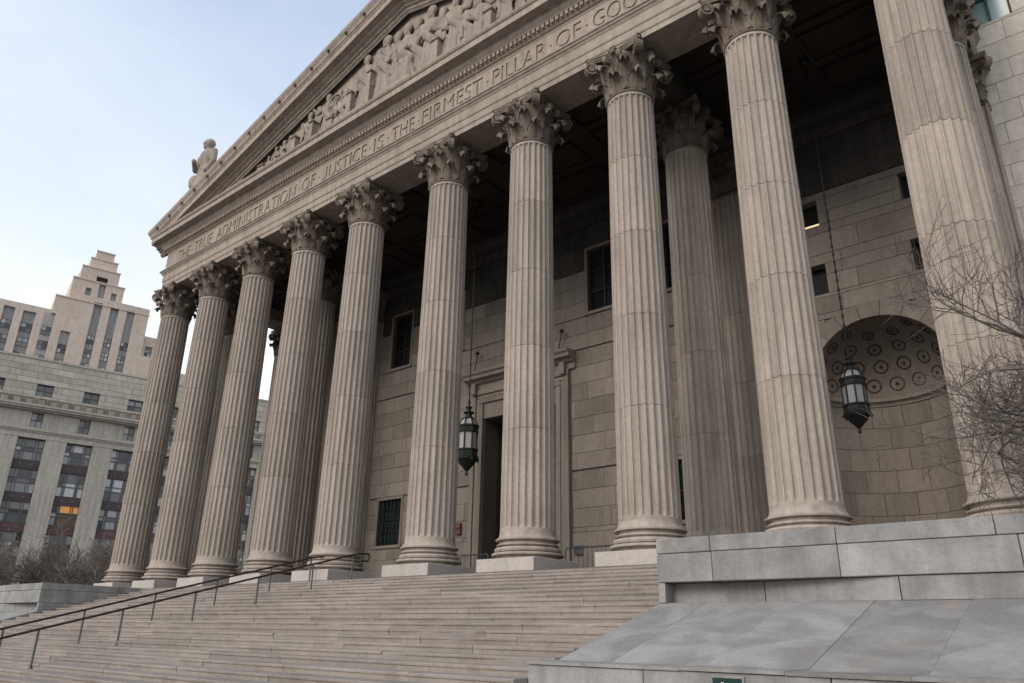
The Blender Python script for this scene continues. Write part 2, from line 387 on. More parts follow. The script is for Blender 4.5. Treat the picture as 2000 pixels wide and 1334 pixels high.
# capital pieces
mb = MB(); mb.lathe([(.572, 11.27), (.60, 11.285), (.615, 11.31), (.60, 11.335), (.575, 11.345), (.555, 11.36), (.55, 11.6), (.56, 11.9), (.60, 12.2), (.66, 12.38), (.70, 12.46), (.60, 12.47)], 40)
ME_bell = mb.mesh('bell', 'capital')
def abacus():
    mb = MB(); out_ = []
    c = .80; 
    for q in range(4):
        a = q*PI/2
        P = []
        for k in range(9):
            s = -1+2*k/8; x = c*.93*s; y = -(c - .15*(1-s*s))
            P.append((x*math.cos(a)-y*math.sin(a), x*math.sin(a)+y*math.cos(a)))
        out_ += P
    lv = [(12.455, .955), (12.50, .965), (12.51, .99), (12.525, .995), (12.56, 1.0), (12.575, 1.03), (12.609, 1.035)]
    mb.grid([[(x*s, y*s, z) for x, y in out_] for z, s in lv], True, False)
    mb.face([(x*.955, y*.955, 12.455) for x, y in out_][::-1])
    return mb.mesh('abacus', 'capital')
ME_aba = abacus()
def leaf(h, wid, proj, z0, r0, curl):
    rows = []; n = 12; m = 9
    for i in range(n+1):
        t = i/n
        if t < .72:
            q = t/.72; z = z0 + h*q*.97; r = r0 + .03 + .02*q + proj*.35*q**3
            nz = 0
        else:
            q = (t-.72)/.28*PI*1.05; R_ = curl
            z = z0 + h*.97 + R_*math.sin(q)*.75 - (.02 if q > 2.4 else 0); r = r0+.05+proj*.35 + R_*(1-math.cos(q))
        w = wid*(.62+.5*math.sin(PI*min(t*1.12, 1))**.8)*(1-max(0, t-.75)*1.5)
        lobe = 1 if i % 3 else .78
        row = []
        for j in range(m):
            s = -1+2*j/(m-1); ww = w*lobe*(1 if abs(s) < .99 else 1)
            a = s*ww/max(r, .3)
            groove = .018*math.cos(s*PI*4)*(1-abs(s)*.4) + (.02 if abs(s) < .01 else 0)
            rr_ = r - .05*abs(s)**1.6*(.4+t) + groove
            zz = z - .05*s*s*t - (.03 if (i % 3 == 0 and abs(s) > .6) else 0)
            row.append((rr_*math.cos(a), rr_*math.sin(a), zz))
        rows.append(row)
    mb = MB(); mb.grid(rows, False, True)
    back = [[(x*.96, y*.96, z-.012) for x, y, z in r] for r in rows]
    mb.grid([r[::-1] for r in back], False, True)
    for r_, b_2 in ((rows[-1], back[-1]),):
        mb.grid([r_, b_2], False, False)
    mb.grid([[r[0] for r in rows], [r[0] for r in back]], False, False); mb.grid([[r[-1] for r in back], [r[-1] for r in rows]], False, False)
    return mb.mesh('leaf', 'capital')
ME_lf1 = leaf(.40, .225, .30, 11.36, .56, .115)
ME_lf2 = leaf(.70, .225, .42, 11.38, .57, .13)
def volute(R0, turns, wid, cx, cz, stem):      # in the xz plane: a band rolled into a scroll, width along y
    mb = MB(); n = 26; pts = []
    for p in stem: pts.append(p)
    for i in range(n+1):
        t = i/n; a = PI*.5 - t*turns*2*PI; r = R0*(1-.78*t)
        pts.append((cx + r*math.cos(a), cz + r*math.sin(a)))
    rows = []
    for i, (x, z) in enumerate(pts):
        a = pts[max(i-1, 0)]; b = pts[min(i+1, len(pts)-1)]; dx, dz = b[0]-a[0], b[1]-a[1]; l = math.hypot(dx, dz) or 1
        nx, nz = -dz/l, dx/l; th = .022
        w = wid*(1 + .25*max(0, i-len(stem))/n)
        rows.append([(x+nx*th, -w, z+nz*th), (x+nx*th, w, z+nz*th), (x-nx*th, w, z-nz*th), (x-nx*th, -w, z-nz*th)])
    mb.grid(rows, True, False)
    mb.tube([(cx, -wid*1.25, cz), (cx, wid*1.25, cz)], R0*.28, 8, True)
    return mb.mesh('volute', 'capital')
ME_vol = volute(.175, 1.7, .085, .97, 12.275, [(.62, 11.80), (.68, 12.02), (.76, 12.24), (.87, 12.42)])
ME_hel = volute(.115, 1.5, .055, .76, 12.31, [(.60, 11.95), (.62, 12.1), (.66, 12.3)])
mb = MB(); mb.ball((.74, 0, 12.53), .085, 8, 6, (.7, 1, .9))
for k in range(6): mb.ball((.77, .085*math.cos(k*PI/3), 12.53+.085*math.sin(k*PI/3)), .045, 6, 4)
ME_fle = mb.mesh('fleuron', 'capital')

def make_column(x, y, label, group, cat='column', turn=0, name='column'):
    root = thing(name, label, cat, (x, y, 0), group)
    link('plinth', ME_pl, root); link('base', ME_base, root)
    for i in range(5):
        d = link('drum', DR[i], root); d.rotation_euler.z = 2*PI/NF*rnd.randrange(NF)
    cp = link('capital', ME_bell, root)
    link('abacus', ME_aba, cp)
    for k in range(8):
        l = link('leaf', ME_lf1, cp); l.rotation_euler.z = PI/4*k + rnd.uniform(-.02, .02)
        l = link('leaf', ME_lf2, cp); l.rotation_euler.z = PI/4*k + PI/8
    for k in range(4):
        v = link('volute', ME_vol, cp); v.rotation_euler.z = PI/4 + PI/2*k
        f_ = link('fleuron', ME_fle, cp); f_.rotation_euler.z = PI/2*k
        for s in (-1, 1):
            h = link('helix', ME_hel, cp); h.rotation_euler.z = PI/2*k + s*.24
    return root
ORD = ['first', 'second', 'third', 'fourth', 'fifth', 'sixth', 'seventh', 'eighth', 'ninth', 'tenth']
for i, x in enumerate(XC):
    make_column(x, 0, ('fluted front column at the far left corner of the portico' if i == 0 else
        'nearest front column behind the bare tree branches, its capital out of frame' if i == 9 else
        f'{ORD[i]} fluted column from the left in the front row'), 'front row of fluted columns')
for i, lb in ((0, 'inner fluted column in shade behind the far left corner column'), (2, 'shaded inner column glimpsed between the fourth and fifth front columns'),
              (7, 'brown shaded inner column standing behind the eighth front column'), (9, 'inner column hidden behind the nearest front column, capital showing')):
    make_column(XC[i], 2.95, lb, 'inner columns of the portico')
def pilaster(x, label):
    root = thing('pilaster', label, 'pilaster', (x, YW, 0), 'pilasters on the back wall'); y1 = YW+.04; d = .46
    mb = MB(); mb.box(x-.76, x+.76, YW-d-.18, y1, 0, .29, bev=.012); part('plinth', mb, 'plinth', root)
    mb = MB()
    for e, z0, z1 in ((.17, .292, .42), (.10, .44, .54), (.13, .56, .66), (.06, .68, .76)): mb.box(x-.59-e, x+.59+e, YW-d-e, y1, z0, z1, bev=.03)
    mb.box(x-.6, x+.6, YW-d-.01, y1, .29, .86); part('base', mb, 'shaft', root)
    P = [(x-.59, y1), (x-.59, YW-d+.04)]
    for k in range(3): yy = YW-d+.36-.14*k
    P = [(x-.59, y1)]
    for k in range(3):
        yy = YW-.06-.14*k; P += [(x-.59, yy), (x-.545, yy-.03), (x-.545, yy-.07), (x-.59, yy-.10)]
    P += [(x-.59, YW-d)]
    for k in range(7):
        xx = x-.53+.16*k; P += [(xx, YW-d), (xx+.03, YW-d+.045), (xx+.07, YW-d+.045), (xx+.10, YW-d)]
    P += [(x+.59, YW-d)]
    for k in range(3):
        yy = YW-d+.04+.14*k; P += [(x+.59, yy), (x+.545, yy+.03), (x+.545, yy+.07), (x+.59, yy+.10)]
    P += [(x+.59, y1)]
    for a, b in zip(ZJ, ZJ[1:]):
        mb = MB(); mb.grid([[(px, py, z) for px, py in P] for z in (a+.006, b-.006)], False, False); part('shaft_block', mb, 'shaft', root)
    mb = MB()
    def rect(e, z): return [(x-.58-e, y1, z), (x-.58-e, YW-d-e, z), (x+.58+e, YW-d-e, z), (x+.58+e, y1, z)]
    mb.grid([rect(e, z) for e, z in ((0, 11.26), (.04, 11.30), (0, 11.35), (.0, 11.9), (.06, 12.25), (.16, 12.45), (.22, 12.455), (.24, 12.605))], False, False); cp = part('capital', mb, 'capital', root)
    inv = Matrix.Identity(4)
    for zz, me, n in ((0, ME_lf1, 4), (0, ME_lf2, 3)):
        for k in range(n):
            l = link('leaf', me, cp); l.location = (x-.58+1.16*(k+.5)/n, YW-d+.50, 0); l.rotation_euler.z = -PI/2
    for sx in (-1, 1):
        l = link('volute', ME_vol, cp); l.location = (x+sx*.05, YW-d+.52, 0); l.rotation_euler.z = -PI/2+sx*PI/4
    return root
for i, lb in ((0, 'pilaster at the left end of the back wall'), (2, 'dark pilaster on the back wall beside the left upper window'),
              (7, 'dim fluted pilaster on the back wall left of the niche'), (9, 'pilaster on the back wall by the wing, right of the niche')): pilaster(XC[i], lb)

# ------------------------------------------------------------------ entablature
EX0, EX1, EY = -.57, XC[9]+.57, -.57
def swept(prof, name, mat, root):                      # prof: (out, z) from bottom inner round to top inner, swept left side - front - right side
    mb = MB(); rows = []
    for o, z in prof:
        rows.append([(EX0-o, YW+.02, z), (EX0-o, EY-o, z), (EX1+o, EY-o, z), (EX1+o, YW+.02, z)])
    mb.grid(rows, False, False); return part(name, mb, mat, root)
en = thing('entablature', 'long stone entablature with carved inscription resting on the front columns', 'entablature', (MID, 0, 12.61))
swept([(-.04, 12.612), (0, 12.612), (0, 12.775), (.018, 12.782), (.022, 12.80), (.03, 12.81), (.03, 13.02), (.05, 13.03), (.055, 13.05), (.06, 13.06), (.06, 13.33), (.085, 13.36), (.10, 13.40), (.14, 13.43), (.15, 13.47), (.19, 13.50), (.19, 13.545), (.0, 13.556)], 'architrave', 'facade', en)
mb = MB()                                              # solid body of the beams behind the mouldings
mb.box(EX0+.001, EX1-.001, EY+.002, .57, 12.614, 14.9)
for x in (XC[0], XC[9]): mb.box(x-.568, x+.568, .57, YW+.02, 12.614, 14.9)
part('beam_core', mb, 'facade', en)
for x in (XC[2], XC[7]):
    mb = MB(); mb.box(x-.56, x+.56, .571, YW-.02, 12.62, 13.3); part('cross_beam', mb, 'dark_stone', en)
swept([(.0, 14.36), (.035, 14.385), (.05, 14.42), (.05, 14.45), (.10, 14.47), (.14, 14.53), (.16, 14.535), (.16, 14.66), (.24, 14.665), (.25, 14.70), (.31, 14.76), (.34, 14.82), (.35, 14.90), (.58, 14.93), (.58, 14.915), (.62, 14.915), (.62, 15.115), (.66, 15.14), (.69, 15.19), (.70, 15.235), (-.3, 15.25)], 'cornice', 'facade', en)
mb = MB(); x = EX0-.12
while x < EX1+.1:
    mb.box(x, x+.105, EY-.235, EY-.15, 14.545, 14.655); x += .165
y = EY
while y < YW:
    mb.box(EX1+.15, EX1+.235, y, y+.105, 14.545, 14.655); mb.box(EX0-.235, EX0-.15, y, y+.105, 14.545, 14.655); y += .165
tag(part('dentil_row', mb, 'facade', en), kind='stuff')
# frieze with cut letters
def word_splines(cu, word, xa, xb, z0, hgt):
    tcu = bpy.data.curves.new('t', 'FONT'); tcu.body = word; to = bpy.data.objects.new('t', tcu); COL.objects.link(to)
    bpy.context.view_layer.update()
    dg = bpy.context.evaluated_depsgraph_get(); c2 = to.evaluated_get(dg).to_curve(dg)
    P = [b.co for sp in c2.splines for b in sp.bezier_points]
    x0, x1 = min(p.x for p in P), max(p.x for p in P); sx = (xb-xa)/(x1-x0); sy = hgt/.69
    f = lambda p: (xa+(p.x-x0)*sx, z0+p.y*sy, 0)
    for sp in c2.splines:
        ns = cu.splines.new('BEZIER'); ns.bezier_points.add(len(sp.bezier_points)-1); ns.use_cyclic_u = True; ns.resolution_u = 4
        for a, b in zip(ns.bezier_points, sp.bezier_points):
            a.handle_left_type = a.handle_right_type = 'FREE'
            a.co = f(b.co); a.handle_left = f(b.handle_left); a.handle_right = f(b.handle_right)
    to.to_curve_clear(); bpy.data.objects.remove(to)
cu = bpy.data.curves.new('frieze', 'CURVE'); cu.dimensions = '2D'; cu.fill_mode = 'BOTH'
sp = cu.splines.new('POLY'); sp.points.add(3); sp.use_cyclic_u = True
for p, q in zip(sp.points, ((EX0-.002, 13.55), (EX1+.002, 13.55), (EX1+.002, 14.37), (EX0-.002, 14.37))): p.co = (q[0], q[1], 0, 1)
WD = [('THE', .45, 1.5), ('TRUE', 1.85, 3.25), ('ADMINISTRATION', 3.6, 9.12), ('OF', 9.5, 10.3), ('JUSTICE', 10.75, 13.15), ('IS', 13.52, 14.05), ('THE', 14.42, 15.5), ('FIRMEST', 15.86, 18.42),
      ('PILLAR', 18.82, 20.80), ('OF', 21.14, 21.98), ('GOOD', 22.36, 24.2), ('GOVERNMENT', 24.6, 28.95)]
for i, (w_, a, b) in enumerate(WD):
    if w_[0] == 'J':                                   # the J drawn by hand, hook to the left, then the rest of the word
        zb_, t_k, cx_, r_ = 13.695, .062, a+.05, .12
        P = [(a+.17, zb_+.545), (a+.17+t_k, zb_+.545)] + [(cx_+(r_+t_k)*math.cos(q), zb_+.17+(r_+.055)*math.sin(q)) for q in [-PI*.62*k/7 for k in range(8)]] + [(cx_+r_*math.cos(q), zb_+.17+r_*math.sin(q)) for q in [-PI*.62*k/7 for k in range(7, -1, -1)]]
        sp = cu.splines.new('POLY'); sp.points.add(len(P)-1); sp.use_cyclic_u = True
        for p, q in zip(sp.points, P): p.co = (q[0], q[1], 0, 1)
        word_splines(cu, w_[1:], a+.36, b, 13.695, .545)
    else: word_splines(cu, w_, a, b, 13.695, .545)
    if i < len(WD)-1:
        cx = (b+WD[i+1][1])/2; sp = cu.splines.new('POLY'); sp.points.add(5); sp.use_cyclic_u = True
        for k, p in enumerate(sp.points): p.co = (cx+.035*math.cos(k*PI/3), 13.945+.035*math.sin(k*PI/3), 0, 1)
cu.extrude = .017; cu.materials.append(MATS['facade'])
tmp = bpy.data.objects.new('tmp', cu); COL.objects.link(tmp); bpy.context.view_layer.update()
fme = bpy.data.meshes.new_from_object(tmp.evaluated_get(bpy.context.evaluated_depsgraph_get())); bpy.data.objects.remove(tmp)
fme.transform(Matrix.Translation((0, EY-.0185, 0)) @ Matrix.Rotation(PI/2, 4, 'X'))
fr = link('frieze', fme, en, Matrix.Translation(-Vector(en.location)))
fr['label'] = 'frieze band carved with capital letters'
for s in (0, 1):
    mb = MB(); x = EX0-.02 if s == 0 else EX1
    mb.box(x, x+.02, EY-.04, YW, 13.552, 14.365); part('side_frieze', mb, 'facade', en)

# ------------------------------------------------------------------ pediment
pd = thing('pediment', 'triangular gable with carved figures above the inscription', 'pediment', (MID, 0, 15.25))
SL = .2855; AX = MID
def rake(sgn):
    mb = MB()
    prof = [(-.60, -.42), (-.66, -.36), (-.70, -.34), (-.70, -.24), (-.78, -.22), (-.80, -.16), (-.92, -.12), (-.95, -.02), (-1.13, 0), (-1.13, -.02), (-1.17, -.02), (-1.17, .22), (-1.20, .25), (-1.20, .29), (-1.25, .34), (-1.27, .44), (-1.34, .56), (-1.36, .62), (-1.36, .70), (-1.30, .77), (.6, .77)]
    xs = [(-1.36 if i > 11 else -1.24) for i in range(len(prof))]
    rows = []
    for (y, dz) in prof:
        x0 = -1.17 if y > -1.18 else y+.0
        z = lambda x: 15.17 + SL*x + dz
        p0, p1 = (x0, y, z(x0)), (AX, y, z(AX))
        if sgn < 0: p0, p1 = (2*AX-p0[0], y, p0[2]), p1
        rows.append([p0, p1] if sgn > 0 else [p1, p0])
    mb.grid(rows, False, False)
    mb.face([r[0] for r in rows]) if sgn > 0 else mb.face([r[1] for r in rows][::-1])
    o = part('raking_cornice', mb, 'facade', pd)
    for k in range(16):                                # carved lion-head bosses along the gutter
        x = -.6 + k*.98; z = 15.17+SL*x+.47; xx = x if sgn > 0 else 2*AX-x
        mb = MB(); mb.ball((xx, -1.33, z), .07, 8, 6, (.9, .8, 1.1)); part('lion_boss', mb, 'capital', o)
    return o
rake(1); rake(-1)
mb = MB(); mb.face([(-1.1, -.42, 15.24), (2*AX+1.1, -.42, 15.24), (AX, -.42, 15.24+SL*(AX+1.6))]); part('tympanum', mb, 'facade', pd)
mb = MB()
for s in (1, -1):
    a = [( -1.2, 14.9+.02), (AX, 15.9+SL*AX)]
    pts = [(x if s > 0 else 2*AX-x, z) for x, z in ((-1.3, 15.86-1.3*SL), (AX, 15.86+SL*AX))]
    q = [(pts[0][0], .55, pts[0][1]), (pts[1][0], .55, pts[1][1]), (pts[1][0], 7, pts[1][1]), (pts[0][0], 7, pts[0][1])]
    mb.face(q if s > 0 else q[::-1])
part('roof', mb, 'facade', pd)

# ------------------------------------------------------------------ carved figures
def robe(mb, c, h, w, d, folds=11, lean=0., seat=0., rr=rnd):
    rows = []; n = 44; ph = rr.uniform(0, 6)
    for i in range(13):
        t = i/12; z = c[2]+h*t; f = (1-.42*t)*(1+.05*math.sin(t*5))
        row = []
        for k in range(n):
            a = 2*PI*k/n; rip = 1+.17*(1-t*.6)*math.sin(folds*a+ph+1.2*t)
            row.append((c[0]+lean*t+w*f*rip*math.cos(a), c[1]+d*f*rip*math.sin(a)-seat*max(0, .55-abs(t-.45))*1.2, z))
        rows.append(row)
    mb.grid(rows, True, True); mb.face(rows[0][::-1]); mb.face(rows[-1])
def figure(name, c, h, pose, rr, mat='statue', parent=None, vox=.035, flat=None):
    """standing or seated draped figure in stone, one continuous remeshed body; faces -Y"""
    mb = MB(); x, y, z = c; s = h/7.5
    if pose == 'recline':
        dirx = rr.choice((1,)) 
        L_ = h
        pts = [(x-L_*.62, y, z+s*.7), (x-L_*.25, y-s*.5, z+s*1.5), (x, y, z+s*1.0), (x+L_*.22, y, z+s*1.9), (x+L_*.36, y, z+s*3.0)]
        mb.tube(pts, [s*.5, s*.8, s*1.15, s*1.05, s*.75], 12, True)
        mb.tube([(x-L_*.6, y-s*.7, z+s*.3), (x-L_*.2, y-s*.8, z+s*.7), (x, y, z+s*.8)], [s*.4, s*.6, s*.9], 10, True)
        hd = (x+L_*.42, y-s*.1, z+s*4.1); sh = (x+L_*.34, z+s*3.1)
        arms = [[(sh[0], y-s*.8, sh[1]), (sh[0]-s*1.5, y-s*1.1, z+s*1.9), (sh[0]-s*2.4, y-s*1.0, z+s*1.3)], [(sh[0]+s*.4, y+s*.4, sh[1]), (sh[0]+s*1.6, y, z+s*1.6), (sh[0]+s*1.4, y-s*.3, z+s*.2)]]
        mb.tube([(sh[0]+s*.1, y, sh[1]), hd], s*.36, 8)
    else:
        seat = .9*s if pose == 'seat' else 0
        hh = 4.2*s if pose != 'seat' else 3.3*s
        lean = rr.uniform(-.35, .35)*s
        robe(mb, (x, y, z), hh, 1.25*s if pose == 'stand' else 1.6*s, .85*s, rr.choice((9, 11, 13)), lean, seat, rr)
        top = z+hh; xs = x+lean
        if pose == 'seat':
            for q in (-.6, .6):
                mb.tube([(x+q*s, y, z+2.3*s), (x+q*s*1.0, y-.8*s, z+2.35*s), (x+q*s*1.0, y-.9*s, z+.2*s)], [s*.65, s*.6, s*.5], 9, True)
        # torso
        tz = top-.2*s
        mb.grid([[(xs+wx*s*math.cos(2*PI*k/16), y+wy*s*math.sin(2*PI*k/16), tz+dz*s) for k in range(16)] for wx, wy, dz in ((.72, .55, -.2), (.70, .5, .5), (.95, .6, 1.2), (1.08, .6, 1.75), (.8, .5, 2.1), (.3, .3, 2.3))], True, True)
        shz = tz+1.85*s; hd = (xs, y-.1*s, tz+3.0*s)
        mb.tube([(xs, y, tz+2.1*s), hd], s*.36, 8)
        arms = []
        for q in (-1, 1):
            mode = rr.choice(('down', 'bent', 'out')) if pose != 'statue' else ('bent' if q < 0 else 'down')
            a = (xs+q*.95*s, y, shz)
            if mode == 'down': P = [a, (xs+q*1.35*s, y-.1*s, shz-1.5*s), (xs+q*1.15*s, y-.6*s, shz-2.7*s)]
            elif mode == 'bent': P = [a, (xs+q*1.4*s, y-.2*s, shz-1.4*s), (xs+q*.5*s, y-1.0*s, shz-1.1*s)]
            else: P = [a, (xs+q*1.9*s, y-.3*s, shz-.6*s), (xs+q*2.7*s, y-.7*s, shz+.3*s)]
            arms.append(P)
        if pose == 'statue': mb.ball((x-1.35*s, y-.3*s, z+2.9*s), s*.55, 12, 8, (1, .8, 1.5))
        if rr.random() < .7:   # mantle slung across the chest
            mb.tube([(xs-.9*s, y-.3*s, shz+.1*s), (xs-.1*s, y-.75*s, tz+.6*s), (xs+.8*s, y-.4*s, tz-.4*s), (xs+1.0*s, y-.2*s, tz-2*s)], [s*.35, s*.4, s*.42, s*.3], 8, True)
    for P in arms:
        mb.tube(P, [s*.40, s*.32, s*.22], 9, True); mb.ball(P[-1], s*.26, 8, 6)
    mb.ball(hd, s*.52, 12, 9, (.86, 1.0, 1.15)); mb.ball((hd[0], hd[1]+.12*s, hd[2]+.18*s), s*.56, 12, 8, (.95, 1, .95))
    mb.ball((hd[0], hd[1]-.5*s, hd[2]-.05*s), s*.12, 6, 5, (.8, 1, 1.6)); mb.ball((hd[0], hd[1]-.32*s, hd[2]-.42*s), s*.2, 8, 6)
    if pose == 'statue': mb.v = [(x+(a-x)*1.22, b, c_) for a, b, c_ in mb.v]
    if flat: mb.v = [(a, -.43+(b+.43)*flat, c_) for a, b, c_ in mb.v]
    me = mb.mesh(name, mat)
    o = link(name, me, parent, Matrix.Translation(-Vector(parent.location)) if parent else None)
    md = o.modifiers.new('join', 'REMESH'); md.mode = 'VOXEL'; md.voxel_size = vox; md.use_smooth_shade = True
    return o
rf = random.Random(21)
zb = 15.25
def zmax(x): return 15.17 + SL*min(x, 2*AX-x) - .45
figs = [(2.9, 'recline', .95), (4.6, 'recline', 1.3), (6.0, 'seat', 1.25), (7.2, 'stand', 1.62), (8.2, 'seat', 1.75), (9.3, 'stand', 2.2), (10.4, 'stand', 2.5), (11.5, 'seat', 2.4), (12.6, 'stand', 3.0), (13.6, 'stand', 3.3), (14.75, 'seat', 3.5),
        (15.9, 'stand', 3.3), (17.0, 'stand', 2.9), (18.1, 'seat', 2.5), (19.2, 'stand', 2.4), (20.4, 'seat', 1.9), (21.6, 'stand', 1.7)]
for x, p, h in figs:
    base = .0
    if p != 'recline' and x > 7 and rf.random() < .75:
        base = min(.42, .12*h); w = .16*h+.1
        mb = MB(); mb.box(x-w-.1, x+w+.12, -1.03, -.43, zb, zb+base, bev=.02); part('figure_plinth', mb, 'facade', pd)
    hh = min(h, (zmax(x)-zb-base)*.98)
    figure('relief_figure', (x, -.66, zb+base), hh, p, rf, 'statue', pd, .02, .5)
for (x, p, h), (x2, _, h2) in zip(figs[2:], figs[3:]):            # figures carved behind, between the front ones
    xm = (x+x2)/2; hm = min((h+h2)/2*.93, (zmax(xm)-zb)*.93); figure('relief_figure', (xm, -.60, zb+.05), hm, 'stand', rf, 'statue', pd, .022, .42)
for x, w, h in ((5.3, .35, .5), (6.65, .3, .7), (8.75, .25, 1.1), (9.85, .2, 1.3), (11.0, .3, .9), (12.05, .25, 1.5), (13.1, .2, 1.9), (16.4, .3, 1.4), (18.7, .3, 1.2)):
    mb = MB(); mb.box(x-w/2, x+w/2, -.8, -.41, zb, zb+h, bev=.03); mb.box(x-w/2-.05, x+w/2+.05, -.85, -.41, zb+h, zb+h+.07, bev=.02); part('relief_block', mb, 'statue', pd)
mb = MB()
for k in range(24):
    a0, a1 = 2*PI*k/24, 2*PI*(k+1)/24
rows = [[(10.95+(.42+.05*math.cos(b))*math.cos(a), -.6+.05*math.sin(b), 16.95+(.42+.05*math.cos(b))*math.sin(a)) for b in [2*PI*j/8 for j in range(8)]] for a in [2*PI*k/24 for k in range(25)]]
mb.grid(rows, True, True)
for k in range(4): a = k*PI/4; mb.tube([(10.95-.4*math.cos(a), -.6, 16.95-.4*math.sin(a)), (10.95+.4*math.cos(a), -.6, 16.95+.4*math.sin(a))], .03, 6)
part('relief_wheel', mb, 'statue', pd)

# roof statue at the left shoulder of the pediment
sroot = thing('roof_statue', 'robed stone statue standing on the roof at the left shoulder of the gable', 'statue', (.75, -.25, 15.9))
mb = MB(); mb.box(.75-.75, .75+.75, -.75, .55, 15.6, 16.55, bev=.05); mb.box(.75-.6, .75+.6, -.65, .45, 16.55, 16.75, bev=.03); part('pedestal', mb, 'facade', sroot)
figure('robed_figure', (.75, -.25, 16.75), 3.4, 'statue', random.Random(8), 'statue', sroot, .04)

# ------------------------------------------------------------------ ceiling and upper wall zone
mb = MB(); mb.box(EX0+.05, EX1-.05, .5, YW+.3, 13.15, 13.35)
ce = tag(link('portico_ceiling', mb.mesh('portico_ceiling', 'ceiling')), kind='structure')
for x in [.5*(XC[i]+XC[i+1]) for i in range(9)]:
    for y in (1.4, 2.95, 4.5):
        mb = MB()
        for (a, b, c, d) in ((-1.25, 1.25, -.62, -.54), (-1.25, 1.25, .54, .62), (-1.25, -1.17, -.54, .54), (1.17, 1.25, -.54, .54)): mb.box(x+a, x+b, y+c, y+d, 13.06, 13.149)
        link('coffer_frame', mb.mesh('coffer_frame', 'ceiling'), ce)

# ------------------------------------------------------------------ back wall, door, windows
DO = (13.06, 16.36, 0, 6.0); DF = (12.53, 16.89, 0, 7.75)
LW = [(7.57, 8.88, 1.84, 3.55), (20.54, 21.85, 1.84, 3.55)]
UW = [(c-.58, c+.58, 9.03, 11.37) for c in (8.22, 11.2, 14.71, 18.22, 21.2)]
SQ = [(24.35, 25.5, 7.52, 8.40), (24.35, 25.5, 9.6, 10.4), (27.66, 28.8, 7.52, 8.40), (27.66, 28.8, 9.6, 10.4)]
NC, NR, NZ = 26.42, 1.70, 4.86
XA, XB = 23.65, 28.8
bw = thing('back_wall', 'ashlar stone back wall of the portico with doorway and windows', 'wall', (MID, YW, 0))
ho = [DO] + LW + UW
mb = MB()
for c in cells(5.8, 23.6, 0, 13.15, ho): mb.box(c[0], c[1], YW+.05, YW+.75, c[2], c[3])
mb.box(-.6, 5.8, YW+.05, YW+.75, 0, 13.15)
part('wall_core', mb, 'wallcore', bw)
rw = random.Random(9)
def stones(root, x0, x1, z0, z1, holes, mat, ch=.6, ln=1.35, th=.05, rr=rw):
    for a, b, c, d in courses(x0, x1, z0, z1, ch, ln, holes, .005, rr):
        mb = MB(); p = rr.uniform(-.004, .004); mb.box(a, b, YW+p, YW+th, c, d, bev=.006); part('ashlar', mb, mat, root)
hs = [DF] + [(a-.12, b+.12, c-.12, d+.12) for a, b, c, d in LW] + [(a-.11, b+.11, c-.14, d+.11) for a, b, c, d in UW]
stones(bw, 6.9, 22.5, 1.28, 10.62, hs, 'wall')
for a, b, c, d in cells(6.9, 22.5, 0, 1.27, [DF]):
    n = max(1, round((b-a)/2.1))
    for k in range(n):
        mb = MB(); mb.box(a+(b-a)*k/n+.006, a+(b-a)*(k+1)/n-.006, YW-.06, YW+.05, c, d, bev=.012); part('dado_stone', mb, 'wall', bw)
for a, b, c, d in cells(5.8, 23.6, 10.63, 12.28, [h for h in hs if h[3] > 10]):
    mb = MB(); mb.box(a, b, YW-.03, YW+.05, c, d, bev=.01); part('plain_band', mb, 'dark_stone', bw)
mb = MB(); mb.prism([(YW+.05, 12.281), (YW-.10, 12.281), (YW-.13, 12.36), (YW-.13, 12.42), (YW-.2, 12.5), (YW-.22, 12.8), (YW-.34, 12.95), (YW-.36, 13.149), (YW+.05, 13.149)], XC[0]+.56, XC[9]-.56); part('wall_cornice', mb, 'dark_stone', bw)
def window(root, w, fr, mat='wall', glass='pane_dark', nx=2, nzz=3, recess=.22, fm='sash', sill=True):
    a, b, c, d = w
    wo = None
    if fr:
        mb = MB()
        for (x0, x1, z0, z1) in ((a-fr, a, c-.02, d), (b, b+fr, c-.02, d), (a-fr, b+fr, d, d+fr)): mb.box(x0, x1, YW-.012, YW+.051, z0, z1, bev=.008)
        wo = part('window', mb, mat, root)
        mb = MB(); mb.box(a-fr-.04, b+fr+.04, YW-.06, YW+.051, c-.14, c-.022, bev=.015); part('sill', mb, mat, wo)
    y = YW+recess
    mb = MB()
    for i in range(nx+1): x = a+(b-a)*i/nx; mb.box(max(a, x-.03), min(b, x+.03), y-.03, y+.03, c, d)
    for i in range(nzz+1): z = c+(d-c)*i/nzz; mb.box(a+.03, b-.03, y-.025, y+.025, max(c, z-.025), min(d, z+.025))
    if wo: part('sash', mb, fm, wo)
    else: wo = part('window', mb, fm, root)
    for i in range(nx):
        for j in range(nzz):
            mb = MB(); mb.box(a+(b-a)*i/nx+.03, a+(b-a)*(i+1)/nx-.03, y+.026, y+.035, c+(d-c)*j/nzz+.026, c+(d-c)*(j+1)/nzz-.026); part('pane', mb, glass, wo)
    mb = MB(); mb.box(a, b, y+.3, y+.32, c, d); part('backing', mb, 'dark', wo)
    return wo
for w in UW: window(bw, w, .1, 'wall', nx=2, nzz=3)
for w in LW:
    wo = window(bw, w, .11, 'wall', nx=2, nzz=2)
    mb = MB(); a, b, c, d = w
    for k in range(1, 6): x = a+(b-a)*k/6; mb.tube([(x, YW+.08, c), (x, YW+.08, d)], .018, 6)
    for k in range(4):
        z = c+(d-c)*(k+.5)/4
        for q in range(6):
            cx = a+(b-a)*(q+.5)/6; mb.tube([(cx+.08*math.cos(t*PI/4), YW+.08, z+.13*math.sin(t*PI/4)) for t in range(9)], .013, 5)
    part('grille', mb, 'bronze', wo)
